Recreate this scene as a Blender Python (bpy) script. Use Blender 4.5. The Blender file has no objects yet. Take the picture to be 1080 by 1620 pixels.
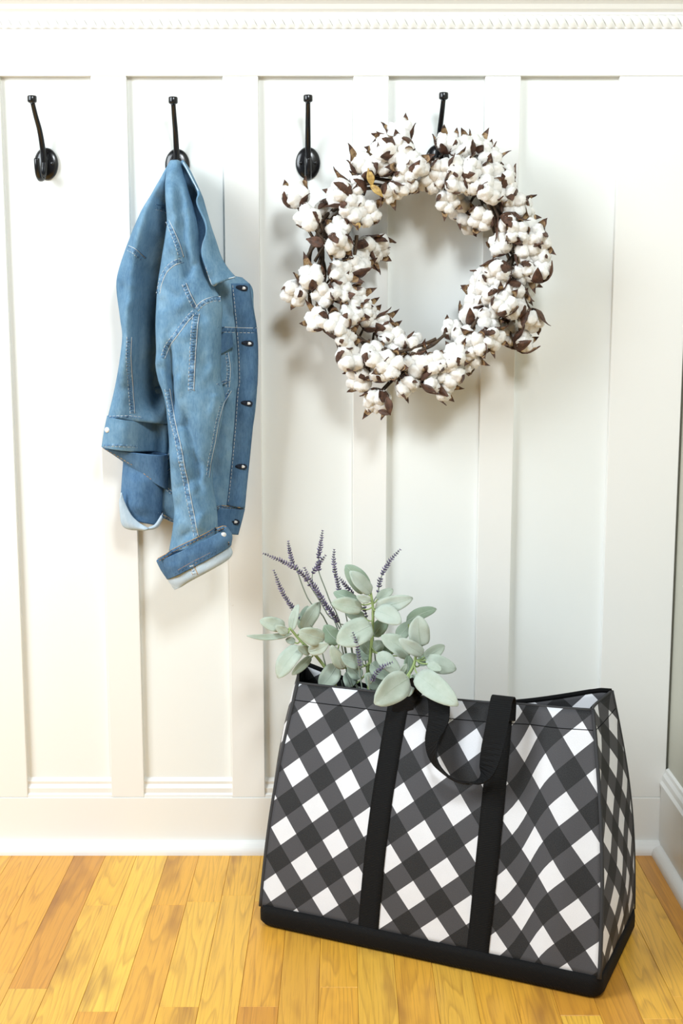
import bpy, bmesh, math, random
import numpy as np
from mathutils import Vector, Matrix, noise
from mathutils.bvhtree import BVHTree

# ------------------------------------------------------------------ camera, world, lights, exposure
sc = bpy.context.scene
col = sc.collection
cam_d = bpy.data.cameras.new('camera')
cam = bpy.data.objects.new('camera', cam_d); col.objects.link(cam)
cam.location = (0, -2.222, 0.98)
cam.rotation_euler = (math.radians(90 - 8.8), 0, 0)
cam_d.sensor_fit = 'VERTICAL'; cam_d.sensor_height = 36; cam_d.sensor_width = 24
cam_d.lens = 36 * 2000 / 1620
cam_d.clip_start = 0.02
sc.camera = cam

w = bpy.data.worlds.new('daylight'); sc.world = w; w.use_nodes = True
w.node_tree.nodes['Background'].inputs[0].default_value = (0.90, 0.96, 1.0, 1)
w.node_tree.nodes['Background'].inputs[1].default_value = 0.07

def area(name, loc, target, sx, sy, power, colour):
    d = bpy.data.lights.new(name, 'AREA'); d.shape = 'RECTANGLE'; d.size = sx; d.size_y = sy
    d.energy = power; d.color = colour
    o = bpy.data.objects.new(name, d); col.objects.link(o); o.location = loc
    o.rotation_euler = (Vector(target) - Vector(loc)).to_track_quat('-Z', 'Y').to_euler()
    return o
area('window_daylight_left', (-1.90, -1.45, 1.80), (-0.55, 0.0, 0.55), 1.2, 1.5, 72, (0.86, 0.94, 1.0))
area('ceiling_lamp', (0.45, -2.05, 2.30), (-0.65, 0.0, 0.95), 0.5, 0.5, 39, (0.89, 0.955, 1.0))

sc.view_settings.view_transform = 'Standard'
sc.view_settings.look = 'None'
sc.view_settings.gamma = 1.0
sc.view_settings.use_curve_mapping = False
sc.view_settings.exposure = 0.13

R = random.Random(7)

# ------------------------------------------------------------------ helpers
ORG = {}
def link(o, parent=None):
    col.objects.link(o)
    if parent is not None: o.parent = parent
    return o
def empty(name, loc, label, cat, group=None):
    o = bpy.data.objects.new(name, None); link(o); o.location = loc; o.empty_display_size = 0.05
    o['label'] = label; o['category'] = cat
    if group: o['group'] = group
    ORG[o.name] = Vector(loc)
    return o
def mesh_data(name, verts, faces, mats, smooth=True, uvs=None, midx=None):
    me = bpy.data.meshes.new(name)
    me.from_pydata([tuple(v) for v in verts], [], faces)
    for m in (mats if isinstance(mats, (list, tuple)) else [mats]): me.materials.append(m)
    if smooth: me.polygons.foreach_set('use_smooth', [True] * len(me.polygons))
    if midx is not None: me.polygons.foreach_set('material_index', midx)
    if uvs is not None:
        lay = me.uv_layers.new(name='UVMap')
        for l in me.loops: lay.data[l.index].uv = uvs[l.vertex_index]
    me.update()
    return me
def part(name, verts, faces, mats, parent=None, smooth=True, uvs=None, midx=None, label=None, kind=None, solid=None, fix=True):
    org = ORG.get(parent.name, Vector()) if parent is not None else Vector()
    me = mesh_data(name, [Vector(v) - org for v in verts], faces, mats, smooth, uvs, midx)
    if fix:
        bm = bmesh.new(); bm.from_mesh(me); bmesh.ops.recalc_face_normals(bm, faces=bm.faces[:]); bm.to_mesh(me); bm.free()
    o = bpy.data.objects.new(name, me); link(o, parent); ORG[o.name] = org
    if label: o['label'] = label
    if kind: o['kind'] = kind
    if solid:
        m = o.modifiers.new('thickness', 'SOLIDIFY'); m.thickness = solid; m.offset = 0
    return o
def box_vf(x0, x1, y0, y1, z0, z1):
    v = [(x0,y0,z0),(x1,y0,z0),(x1,y1,z0),(x0,y1,z0),(x0,y0,z1),(x1,y0,z1),(x1,y1,z1),(x0,y1,z1)]
    f = [(0,3,2,1),(4,5,6,7),(0,1,5,4),(1,2,6,5),(2,3,7,6),(3,0,4,7)]
    return v, f
def box(name, x0, x1, y0, y1, z0, z1, mat, parent=None, bevel=0.0, **k):
    v, f = box_vf(x0, x1, y0, y1, z0, z1)
    o = part(name, v, f, mat, parent, smooth=False, fix=False, **k)
    if bevel:
        m = o.modifiers.new('bevel', 'BEVEL'); m.width = bevel; m.segments = 2
    return o
def prism(name, prof, a, b, axis, mat, parent=None, smooth=False, **k):
    # extrude a closed profile along X (profile in Y,Z) or along Y (profile in X,Z)
    n = len(prof)
    mk = (lambda t, p: (t, p[0], p[1])) if axis == 'X' else (lambda t, p: (p[0], t, p[1]))
    v = [mk(a, p) for p in prof] + [mk(b, p) for p in prof]
    f = [(i, (i+1) % n, n + (i+1) % n, n + i) for i in range(n)] + [tuple(range(n))[::-1], tuple(range(n, 2*n))]
    return part(name, v, f, mat, parent, smooth=smooth, **k)
def cr(pts, n):
    # Catmull-Rom resampling of a polyline (any dimension) to n points
    P = np.array(pts, float); m = len(P)
    if m == 2: return [tuple(P[0] + (P[1]-P[0]) * t) for t in np.linspace(0, 1, n)]
    E = np.vstack([2*P[0]-P[1], P, 2*P[-1]-P[-2]])
    out = []
    for t in np.linspace(0, m-1, n):
        i = min(int(t), m-2); u = t - i
        a, b, c, d = E[i], E[i+1], E[i+2], E[i+3]
        out.append(tuple(0.5*((2*b)+(c-a)*u+(2*a-5*b+4*c-d)*u*u+(3*b-a-3*c+d)*u**3)))
    return out
def evenly(pts, step):
    # resample by arc length
    P = [Vector(p) for p in cr(pts, max(24, len(pts)*12))]
    L = [0.0]
    for a, b in zip(P, P[1:]): L.append(L[-1] + (b-a).length)
    n = max(2, int(L[-1]/step)+1); out = []; j = 0
    for k in range(n):
        s = L[-1]*k/(n-1)
        while j < len(L)-2 and L[j+1] < s: j += 1
        u = (s-L[j])/max(1e-9, L[j+1]-L[j]); out.append(P[j].lerp(P[j+1], min(1, max(0, u))))
    return out
def tube_vf(pts, rad, n=8, flat=1.0, up=Vector((1,0,0)), caps=True):
    P = [Vector(p) for p in pts]; v = []; f = []
    r = rad if isinstance(rad, (list, tuple)) else [rad]*len(P)
    for i, p in enumerate(P):
        t = (P[min(i+1, len(P)-1)] - P[max(i-1, 0)]).normalized()
        a = up - t*up.dot(t)
        if a.length < 1e-4: a = Vector((0,1,0)) - t*t.y
        if a.length < 1e-4: a = Vector((0,0,1)) - t*t.z
        a.normalize(); b = t.cross(a)
        for k in range(n):
            th = 2*math.pi*k/n
            v.append(p + a*(r[i]*math.cos(th)) + b*(r[i]*flat*math.sin(th)))
    for i in range(len(P)-1):
        for k in range(n):
            f.append((i*n+k, i*n+(k+1) % n, (i+1)*n+(k+1) % n, (i+1)*n+k))
    if caps:
        f.append(tuple(range(n))[::-1]); f.append(tuple((len(P)-1)*n+k for k in range(n)))
    return v, f
def merge(parts):
    V = []; F = []
    for v, f in parts:
        o = len(V); V += [Vector(q) for q in v]; F += [tuple(i+o for i in q) for q in f]
    return V, F
def lathe_vf(prof, n, M):
    # profile (r,z) around local Z, transformed by M
    v = []; f = []
    for r, z in prof:
        for k in range(n):
            th = 2*math.pi*k/n; v.append(M @ Vector((r*math.cos(th), r*math.sin(th), z)))
    for i in range(len(prof)-1):
        for k in range(n):
            f.append((i*n+k, i*n+(k+1) % n, (i+1)*n+(k+1) % n, (i+1)*n+k))
    f.append(tuple(range(n))[::-1]); f.append(tuple((len(prof)-1)*n+k for k in range(n)))
    return v, f

# ------------------------------------------------------------------ materials
def srgb(r, g, b):
    g_ = lambda c: c/12.92 if c <= 0.04045 else ((c+0.055)/1.055)**2.4
    return (g_(r/255), g_(g/255), g_(b/255), 1)
class NT:
    def __init__(s, name):
        s.m = bpy.data.materials.new(name); s.m.use_nodes = True; s.t = s.m.node_tree
        s.b = s.t.nodes['Principled BSDF']
    def n(s, typ, **k):
        q = s.t.nodes.new(typ)
        for a, v in k.items(): setattr(q, a, v)
        return q
    def l(s, a, b): s.t.links.new(a, b)
    def math(s, op, a, b=None, clamp=False):
        q = s.n('ShaderNodeMath', operation=op); q.use_clamp = clamp
        for i, x in enumerate((a, b)):
            if x is None: continue
            if isinstance(x, (int, float)): q.inputs[i].default_value = x
            else: s.l(x, q.inputs[i])
        return q.outputs[0]
    def ramp(s, fac, stops, interp='LINEAR'):
        q = s.n('ShaderNodeValToRGB'); q.color_ramp.interpolation = interp
        e = q.color_ramp.elements
        while len(e) < len(stops): e.new(0.5)
        for i, (p, c) in enumerate(stops): e[i].position = p; e[i].color = c
        s.l(fac, q.inputs[0]); return q.outputs[0]
    def noise(s, vec, scale, detail=4, rough=0.55, out=0):
        q = s.n('ShaderNodeTexNoise'); q.inputs['Scale'].default_value = scale
        q.inputs['Detail'].default_value = detail; q.inputs['Roughness'].default_value = rough
        if vec is not None: s.l(vec, q.inputs['Vector'])
        return q.outputs[out]
    def mapping(s, vec, scale=(1,1,1), loc=(0,0,0), rot=(0,0,0)):
        q = s.n('ShaderNodeMapping'); s.l(vec, q.inputs[0])
        q.inputs[1].default_value = loc; q.inputs[2].default_value = rot; q.inputs[3].default_value = scale
        return q.outputs[0]
    def mix(s, fac, a, b, typ='MIX'):
        q = s.n('ShaderNodeMix', data_type='RGBA', blend_type=typ)
        for i, x in ((0, fac), (6, a), (7, b)):
            if isinstance(x, (int, float)): q.inputs[i].default_value = x
            elif isinstance(x, tuple): q.inputs[i].default_value = x
            else: s.l(x, q.inputs[i])
        return q.outputs[2]
    def bump(s, h, strength, dist=0.001):
        q = s.n('ShaderNodeBump'); q.inputs['Strength'].default_value = strength; q.inputs['Distance'].default_value = dist
        s.l(h, q.inputs['Height']); s.l(q.outputs[0], s.b.inputs['Normal'])
    def set(s, **k):
        for a, v in k.items():
            i = s.b.inputs[a.replace('_', ' ')]
            if isinstance(v, (int, float, tuple)): i.default_value = v
            else: s.l(v, i)
        return s.m
    def obj(s): return s.n('ShaderNodeTexCoord').outputs['Object']
    def pos(s): return s.n('ShaderNodeNewGeometry').outputs['Position']

def mk_paint(name, c, rough=0.42, var=0.04, chips=0.0):
    t = NT(name); p = t.pos()
    n1 = t.noise(p, 3.0, 3); n2 = t.noise(p, 60, 3)
    d = tuple(x*(1-var) for x in c[:3]) + (1,)
    cc = t.mix(n1, c, d)
    if chips:
        sp = t.noise(p, 38, 2)
        cc = t.mix(t.ramp(sp, [(0.76, (0,0,0,1)), (0.79, (chips, chips, chips, 1))]), cc, srgb(190, 170, 140))
    t.bump(n2, 0.12, 0.001)
    return t.set(Base_Color=cc, Roughness=rough)
M_WALL = mk_paint('white panel paint', srgb(237, 239, 235))
M_TRIM = mk_paint('white trim paint', srgb(238, 237, 232), 0.36, 0.03, 0.5)
M_SHOE = mk_paint('glossy white shoe paint', srgb(240, 239, 235), 0.3)
M_GREY = mk_paint('greenish grey wall paint', srgb(196, 194, 178), 0.5)

def mk_plank():
    t = NT('honey oak strip'); oi = t.n('ShaderNodeObjectInfo'); p = t.pos()
    rnd = oi.outputs['Random']
    off = t.n('ShaderNodeCombineXYZ'); t.l(t.math('MULTIPLY', rnd, 37.0), off.inputs[0]); t.l(t.math('MULTIPLY', rnd, 91.0), off.inputs[1])
    add = t.n('ShaderNodeVectorMath', operation='ADD'); t.l(p, add.inputs[0]); t.l(off.outputs[0], add.inputs[1])
    v = add.outputs[0]
    base = t.ramp(rnd, [(0.0, srgb(238, 182, 66)), (0.22, srgb(224, 160, 58)), (0.42, srgb(242, 192, 76)), (0.6, srgb(230, 172, 62)), (0.78, srgb(208, 144, 54)), (1.0, srgb(242, 196, 80))])
    nz = t.noise(t.mapping(v, (20, 1.5, 1)), 1.0, 1.5, 0.45)
    fr = t.math('FRACT', t.math('MULTIPLY', nz, 13.0))
    g1 = t.ramp(fr, [(0.0, (1,1,1,1)), (0.62, (0.75,0.75,0.75,1)), (0.88, (0.1,0.1,0.1,1)), (1.0, (1,1,1,1))])
    fine = t.noise(t.mapping(v, (420, 9, 1)), 1.0, 3, 0.6)
    blot = t.noise(t.mapping(v, (14, 3, 1)), 1.0, 3, 0.6)
    c = t.mix(t.math('MULTIPLY', t.math('SUBTRACT', 1.0, g1), 0.36), base, srgb(140, 88, 40))
    c = t.mix(t.ramp(fine, [(0.5, (0,0,0,1)), (0.72, (0.42,0.42,0.42,1))]), c, srgb(150, 92, 46))
    c = t.mix(t.ramp(blot, [(0.56, (0,0,0,1)), (0.76, (0.75,0.75,0.75,1))]), c, srgb(132, 82, 44))
    t.bump(fine, 0.08, 0.0006)
    return t.set(Base_Color=c, Roughness=t.math('ADD', 0.27, t.math('MULTIPLY', blot, 0.2)))
M_PLANK = mk_plank()
t = NT('dark subfloor'); M_SUB = t.set(Base_Color=srgb(120, 76, 38), Roughness=0.8)
t = NT('black glossy iron'); M_IRON = t.set(Base_Color=(0.008, 0.008, 0.009, 1), Roughness=0.22, Metallic=0.0)
t = NT('screw head steel'); M_STEEL = t.set(Base_Color=(0.25, 0.25, 0.26, 1), Roughness=0.3, Metallic=1.0)

def mk_denim(name, dark, mid, light, wear=1.0):
    t = NT(name); p = t.pos()
    n1 = t.noise(p, 9, 4, 0.6); n2 = t.noise(t.mapping(p, (60, 60, 22)), 1.0, 4, 0.7); n3 = t.noise(t.mapping(p, (420, 420, 110)), 1.0, 3, 0.7)
    tw = t.n('ShaderNodeTexWave', wave_type='BANDS', bands_direction='DIAGONAL'); tw.inputs['Scale'].default_value = 260; tw.inputs['Distortion'].default_value = 1.0
    t.l(p, tw.inputs[0])
    f = t.math('ADD', t.math('MULTIPLY', n1, 0.6), t.math('MULTIPLY', n2, 0.4))
    c = t.ramp(f, [(0.34, dark), (0.5, mid), (0.66, light)])
    c = t.mix(t.ramp(n3, [(0.42, (0,0,0,1)), (0.72, (0.34,0.34,0.34,1))]), c, light)
    c = t.mix(t.ramp(n3, [(0.28, (0.34,0.34,0.34,1)), (0.48, (0,0,0,1))]), c, dark)
    h = t.math('ADD', t.math('MULTIPLY', tw.outputs[1], 0.4), n2)
    t.bump(h, 0.25, 0.0012)
    return t.set(Base_Color=c, Roughness=0.9, Specular_IOR_Level=0.2)
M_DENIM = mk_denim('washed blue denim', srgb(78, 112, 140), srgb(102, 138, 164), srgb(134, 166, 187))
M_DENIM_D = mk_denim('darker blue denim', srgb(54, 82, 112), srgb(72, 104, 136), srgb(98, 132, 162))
def mk_seam():
    t = NT('crinkled worn seam denim'); p = t.pos()
    n = t.noise(p, 130, 3, 0.6)
    c = t.ramp(n, [(0.34, srgb(58, 86, 116)), (0.5, srgb(92, 128, 158)), (0.68, srgb(142, 170, 192))])
    t.bump(n, 0.5, 0.0015)
    return t.set(Base_Color=c, Roughness=0.88)
M_DENIM_P = mk_seam()
M_DENIM_I = mk_denim('pale inside of denim', srgb(166, 186, 200), srgb(184, 200, 212), srgb(200, 212, 220))
t = NT('cream thread'); M_THREAD = t.set(Base_Color=srgb(206, 208, 204), Roughness=0.8)
t = NT('amber thread'); M_AMBER = t.set(Base_Color=srgb(196, 150, 84), Roughness=0.8)
t = NT('navy thread'); M_NAVY = t.set(Base_Color=srgb(22, 32, 48), Roughness=0.85)
t = NT('pale disc in place of wall seen through the buttonhole'); M_BUTTON = t.set(Base_Color=srgb(236, 238, 238), Roughness=0.3, Metallic=0.2)

def mk_check():
    t = NT('bias buffalo check canvas')
    uv = t.n('ShaderNodeUVMap'); sep = t.n('ShaderNodeSeparateXYZ'); t.l(uv.outputs[0], sep.inputs[0])
    ax, ay, bx, by = 0.0425, 0.0510, 0.0507, -0.0455
    cx, cy = 0.047, 0.0465
    det = ax*by - bx*ay
    X = t.math('SUBTRACT', sep.outputs[0], cx); Y = t.math('SUBTRACT', sep.outputs[1], cy)
    i = t.math('ADD', t.math('MULTIPLY', X, by/det), t.math('MULTIPLY', Y, -bx/det))
    j = t.math('ADD', t.math('MULTIPLY', X, -ay/det), t.math('MULTIPLY', Y, ax/det))
    def stripe(q):
        fr = t.math('FRACT', t.math('ADD', q, 100.25))
        return t.math('GREATER_THAN', fr, 0.5)
    s = t.math('MULTIPLY', t.math('ADD', stripe(i), stripe(j)), 0.5)
    wv = t.noise(t.mapping(uv.outputs[0], (900, 900, 1)), 1.0, 2, 0.7)
    bl = t.noise(t.mapping(uv.outputs[0], (30, 30, 1)), 1.0, 3, 0.6)
    c = t.ramp(s, [(0.0, srgb(228, 228, 231)), (0.25, srgb(70, 69, 72)), (0.75, srgb(24, 24, 26))], 'CONSTANT')
    sp = t.math('MULTIPLY', t.ramp(wv, [(0.4, (0,0,0,1)), (0.7, (1,1,1,1))]), 0.13)
    c = t.mix(sp, c, srgb(128, 128, 128))
    c = t.mix(t.math('MULTIPLY', bl, 0.12), c, srgb(80, 79, 78))
    t.bump(wv, 0.2, 0.0005)
    return t.set(Base_Color=c, Roughness=0.65, Specular_IOR_Level=0.25)
M_CHECK = mk_check()
def mk_web(name, base, bandscale, direction='Z', rough=0.75):
    t = NT(name); p = t.pos()
    wv = t.n('ShaderNodeTexWave', wave_type='BANDS', bands_direction=direction); wv.inputs['Scale'].default_value = bandscale
    t.l(p, wv.inputs[0])
    c = t.mix(wv.outputs[1], base, tuple(min(1, x*2.2) for x in base[:3]) + (1,))
    t.bump(wv.outputs[1], 0.5, 0.0008)
    return t.set(Base_Color=c, Roughness=rough, Specular_IOR_Level=0.18)
M_WEB = mk_web('black webbing', (0.0030, 0.0030, 0.0032, 1), 130)
M_BASE = mk_web('black canvas base', (0.0035, 0.0035, 0.0037, 1), 240, 'DIAGONAL')
t = NT('black lining'); M_LINING = t.set(Base_Color=(0.004, 0.004, 0.0045, 1), Roughness=0.9, Specular_IOR_Level=0.15)
t = NT('charcoal piping'); M_PIPING = t.set(Base_Color=srgb(44, 44, 46), Roughness=0.7)

def mk_cotton():
    t = NT('fluffy white cotton'); p = t.obj()
    n = t.noise(p, 160, 4, 0.7); n2 = t.noise(p, 700, 3, 0.7)
    c = t.mix(n, srgb(250, 249, 245), srgb(238, 234, 226))
    t.bump(t.math('ADD', n, n2), 0.5, 0.002)
    return t.set(Base_Color=c, Roughness=1.0, Subsurface_Weight=0.25, Subsurface_Radius=(0.008, 0.008, 0.008), Subsurface_Scale=1.0, Sheen_Weight=0.3)
M_COTTON = mk_cotton()
def mk_husk(name, a, b, rough=0.6):
    t = NT(name); p = t.obj(); n = t.noise(p, 180, 4, 0.6)
    t.bump(n, 0.4, 0.001)
    return t.set(Base_Color=t.mix(t.ramp(n, [(0.35, (0,0,0,1)), (0.65, (1,1,1,1))]), a, b), Roughness=rough)
M_HUSK = mk_husk('dark brown husk', srgb(58, 38, 28), srgb(98, 66, 48))
M_TAN = mk_husk('tan husk inside', srgb(186, 158, 116), srgb(118, 84, 56))
M_TWIG = mk_husk('dark brown twig', srgb(48, 36, 26), srgb(86, 68, 48), 0.75)
M_GOLD = mk_husk('golden dried leaf', srgb(196, 164, 92), srgb(150, 116, 60), 0.45)
def mk_leaf(name, a, b):
    t = NT(name); p = t.obj(); n = t.noise(p, 70, 4, 0.6); n2 = t.noise(p, 500, 3, 0.6)
    oi = t.n('ShaderNodeObjectInfo')
    c = t.mix(n, a, b)
    c = t.mix(t.math('MULTIPLY', oi.outputs['Random'], 0.4), c, srgb(192, 202, 198))
    t.bump(t.math('ADD', n, n2), 0.3, 0.0012)
    return t.set(Base_Color=c, Roughness=0.8, Sheen_Weight=0.25, Subsurface_Weight=0.08, Subsurface_Radius=(0.003, 0.004, 0.003))
M_LEAF = mk_leaf('velvety silver green leaf', srgb(150, 166, 144), srgb(190, 199, 186))
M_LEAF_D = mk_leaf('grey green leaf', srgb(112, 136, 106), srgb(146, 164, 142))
t = NT('yellow green stem'); M_STEM = t.set(Base_Color=srgb(152, 172, 112), Roughness=0.7)
t = NT('grey green stalk'); M_STALK = t.set(Base_Color=srgb(138, 148, 134), Roughness=0.8)
def mk_lav():
    t = NT('dusty purple florets'); p = t.obj(); n = t.noise(p, 190, 3, 0.7)
    return t.set(Base_Color=t.ramp(n, [(0.36, srgb(58, 52, 66)), (0.5, srgb(98, 88, 124)), (0.66, srgb(152, 142, 178))]), Roughness=0.9)
M_LAV = mk_lav()

# ------------------------------------------------------------------ the setting
XR = 0.600           # right wall
XL = -1.62
Z_RAIL = 1.381       # lower edge of the frieze board
Z_ROPE = 1.457
Z_BASE = 0.104       # top of the flat baseboard

floor = box('floor', -2.4, 0.75, -3.4, 0.10, -0.06, -0.013, M_SUB); floor['kind'] = 'structure'; ORG[floor.name] = Vector()
PW = 0.0572
plank_meshes = {}
x = XR - 0.004; k = 0
RP = random.Random(21)
while x > XL:
    y = 0.02 + RP.uniform(0, 0.5)
    while y > -2.55:
        ln = RP.choice([0.24, 0.33, 0.42, 0.55, 0.68, 0.8, 0.95])
        y0 = y - ln; yt = min(y, 0.02)
        if y0 < 0.0:
            key = round(yt - y0, 3)
            if key not in plank_meshes:
                hw = PW/2 - 0.0002; c = 0.0004; L2 = (yt-y0)/2 - 0.0002
                v = [(sx*(hw-q), sy*(L2-q), z) for z, q in ((-0.013, 0), (-c, 0), (0, c)) for sx, sy in ((-1,-1),(1,-1),(1,1),(-1,1))]
                f = [(a*4+i, a*4+(i+1) % 4, a*4+4+(i+1) % 4, a*4+4+i) for a in range(2) for i in range(4)] + [(3,2,1,0), (8,9,10,11)]
                plank_meshes[key] = mesh_data('plank', v, f, M_PLANK, smooth=False)
            o = bpy.data.objects.new('plank', plank_meshes[key]); link(o, floor); o.location = (x - PW/2, (yt+y0)/2, 0)
        y = y0
    x -= PW

wall = box('wall_back', XL, XR, 0.020, 0.14, -0.02, 2.5, M_WALL); wall['kind'] = 'structure'; ORG[wall.name] = Vector()
BW = 0.0600
battens = [-1.490, -1.270, -1.049, -0.8285, -0.6080, -0.3935, -0.1710, 0.0500, 0.2730]
for bx_ in battens:
    box('batten', bx_-BW/2, bx_+BW/2, 0.0, 0.021, Z_BASE, Z_RAIL, M_TRIM, wall, 0.0012)
box('batten', 0.470, XR - 0.0045, 0.0, 0.021, Z_BASE, Z_RAIL, M_TRIM, wall, 0.0012, label='wide white end board beside the corner')
edges = [XL] + [e for b in battens for e in (b-BW/2, b+BW/2)] + [0.470]
gaps = [(edges[i], edges[i+1]) for i in range(2, len(edges), 2)]
for a, b in gaps:
    box('panel', a-0.002, b+0.002, 0.0115, 0.021, Z_BASE, Z_RAIL+0.004, M_WALL, wall)
    # ogee cap of the older skirting showing at the foot of each panel
    zc = Z_BASE
    prof = [(0.0115, zc), (0.001, zc), (0.001, zc+0.004), (0.004, zc+0.007), (0.0035, zc+0.016), (0.0075, zc+0.023), (0.0068, zc+0.028), (0.0095, zc+0.033), (0.0115, zc+0.0345)]
    prism('cap_moulding', prof, a, b, 'X', M_TRIM, wall)
box('frieze_board', XL, XR, -0.0008, 0.021, Z_RAIL, Z_ROPE + 0.03, M_TRIM, wall, 0.0012)
box('upper_plaster', XL, XR, 0.008, 0.021, Z_ROPE+0.03, 2.5, M_WALL, wall)

bb = box('baseboard_back', XL, XR, -0.0015, 0.021, 0.0, Z_BASE-0.0003, M_TRIM, bevel=0.001); bb['kind'] = 'structure'; ORG[bb.name] = Vector()
arc = [(-0.0015-0.0205*math.sin(a), 0.0205*math.cos(a)*0.95+0.002) for a in np.linspace(0, math.pi/2, 9)]
prism('shoe_moulding', [(-0.0015, 0.0)] + arc[::1] + [(-0.022, 0.0)], XL, XR-0.001, 'X', M_SHOE, bb, smooth=False)

trim = prism('trim_1', [(0.008, Z_ROPE+0.0215), (-0.003, Z_ROPE+0.0215), (-0.004, Z_ROPE+0.026), (-0.009, Z_ROPE+0.030), (-0.013, Z_ROPE+0.037), (-0.020, Z_ROPE+0.043), (-0.024, Z_ROPE+0.044), (-0.024, Z_ROPE+0.049), (-0.033, Z_ROPE+0.055), (-0.048, Z_ROPE+0.061), (-0.060, Z_ROPE+0.064), (-0.060, Z_ROPE+0.090), (0.008, Z_ROPE+0.090)], XL, XR, 'X', M_TRIM)
trim['kind'] = 'structure'; ORG[trim.name] = Vector()
box('rope_backing', XL, XR, -0.002, 0.008, Z_ROPE, Z_ROPE+0.0215, M_TRIM, trim)
# slanted strands of the carved rope
sv = []; sf = []
for i in range(7):
    u = i/6; z = 0.0005 + 0.0205*u; xx = 0.011*(0.5-u); yb = -0.0085*math.sin(math.pi*(0.08+0.84*u))
    for q in range(5):
        w_ = (q/4-0.5)*0.0150
        sv.append((xx+w_, -0.001 + yb*(0.25+0.75*math.cos(math.pi*(q/4-0.5))), z))
for i in range(6):
    for q in range(4): sf.append((i*5+q, i*5+q+1, (i+1)*5+q+1, (i+1)*5+q))
strand = mesh_data('rope_strand', sv, sf, M_TRIM)
for i in range(int((XR-XL)/0.0158)):
    o = bpy.data.objects.new('rope_strand', strand); link(o, trim); o.location = (XR - 0.01 - i*0.0158, 0, Z_ROPE)

wr = box('wall_right', XR, XR+0.12, -3.0, 0.02, -0.02, 2.5, M_GREY); wr['kind'] = 'structure'; ORG[wr.name] = Vector()
br = box('baseboard_right', XR-0.013, XR, -3.0, -0.0005, 0.0, 0.128, M_TRIM, bevel=0.001); br['kind'] = 'structure'; ORG[br.name] = Vector()
prism('cap_moulding', [(XR, 0.128), (XR-0.015, 0.128), (XR-0.015, 0.132), (XR-0.011, 0.137), (XR-0.010, 0.146), (XR-0.006, 0.152), (XR-0.005, 0.158), (XR, 0.160)], -3.0, -0.0005, 'Y', M_TRIM, br)
arc = [(XR-0.013-0.0175*math.sin(a), 0.019*math.cos(a)) for a in np.linspace(0, math.pi/2, 9)]
prism('shoe_moulding', [(XR-0.013, 0.0)] + arc, -3.0, -0.020, 'Y', M_SHOE, br)

# ------------------------------------------------------------------ coat hooks
def hook(x, z, yaw, label):
    Y0 = 0.0115
    h = empty('coat_hook', (x, Y0, z), label, 'coat hook', 'black double coat hooks in a row on the panelling')
    M = Matrix.Translation((x, Y0, z)) @ Matrix.Rotation(yaw, 4, 'Z')
    # oval back plate, domed
    A = M @ Matrix.Rotation(math.radians(90), 4, 'X') @ Matrix.Diagonal((0.78, 1.0, 1.0, 1.0))
    v, f = lathe_vf([(0.0270, 0.0), (0.0270, 0.003), (0.0245, 0.0052), (0.017, 0.0072), (0.008, 0.0082), (0.001, 0.0085)], 36, A)
    part('back_plate', v, f, M_IRON, h)
    for s in (-1, 1):
        S = M @ Matrix.Translation((s*0.0125, -0.0076, 0.0)) @ Matrix.Rotation(math.radians(90), 4, 'X')
        v, f = lathe_vf([(0.0032, -0.002), (0.0032, 0.0006), (0.0022, 0.0014), (0.0006, 0.0017)], 12, S); part('screw', v, f, M_IRON, h)
    # long upper arm
    pts = cr([(0, -0.008, -0.012), (0, -0.0125, 0.006), (0, -0.017, 0.026), (0, -0.028, 0.052), (0, -0.045, 0.074), (0, -0.058, 0.094)], 22)
    rad = [0.0055 - 0.0016*i/21 for i in range(22)]
    v, f = tube_vf([M @ Vector(p) for p in pts], rad, 10, 0.8); part('upper_arm', v, f, M_IRON, h)
    K = M @ Matrix.Translation((0, -0.0585, 0.094))
    v, f = lathe_vf([(0.004, -0.003), (0.0072, -0.001), (0.0078, 0.0005), (0.0078, 0.0075), (0.0070, 0.0090), (0.002, 0.0096)], 24, K); part('knob', v, f, M_IRON, h)
    # curled lower hook
    pts = cr([(0, -0.008, 0.010), (0, -0.013, -0.006), (0, -0.019, -0.021), (0, -0.030, -0.0285), (0, -0.041, -0.022), (0, -0.046, -0.008), (0, -0.047, 0.004)], 24)
    rad = [0.0062]*4 + [0.0062 - 0.0014*i/19 for i in range(20)]
    v, f = tube_vf([M @ Vector(p) for p in pts], rad, 10, 0.72); part('lower_hook', v, f, M_IRON, h)
    return h
hook(-0.5055, 1.238, math.radians(-7), 'empty black iron coat hook, leftmost on the white panelled wall')
hook(-0.2810, 1.236, math.radians(2), 'black iron coat hook with the denim jacket hanging on it')
hook(-0.0575, 1.239, math.radians(2), 'black iron coat hook between the denim jacket and the cotton wreath')
hook(0.1640, 1.243, math.radians(5), 'black iron coat hook carrying the cotton wreath, rightmost of the row')

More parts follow.
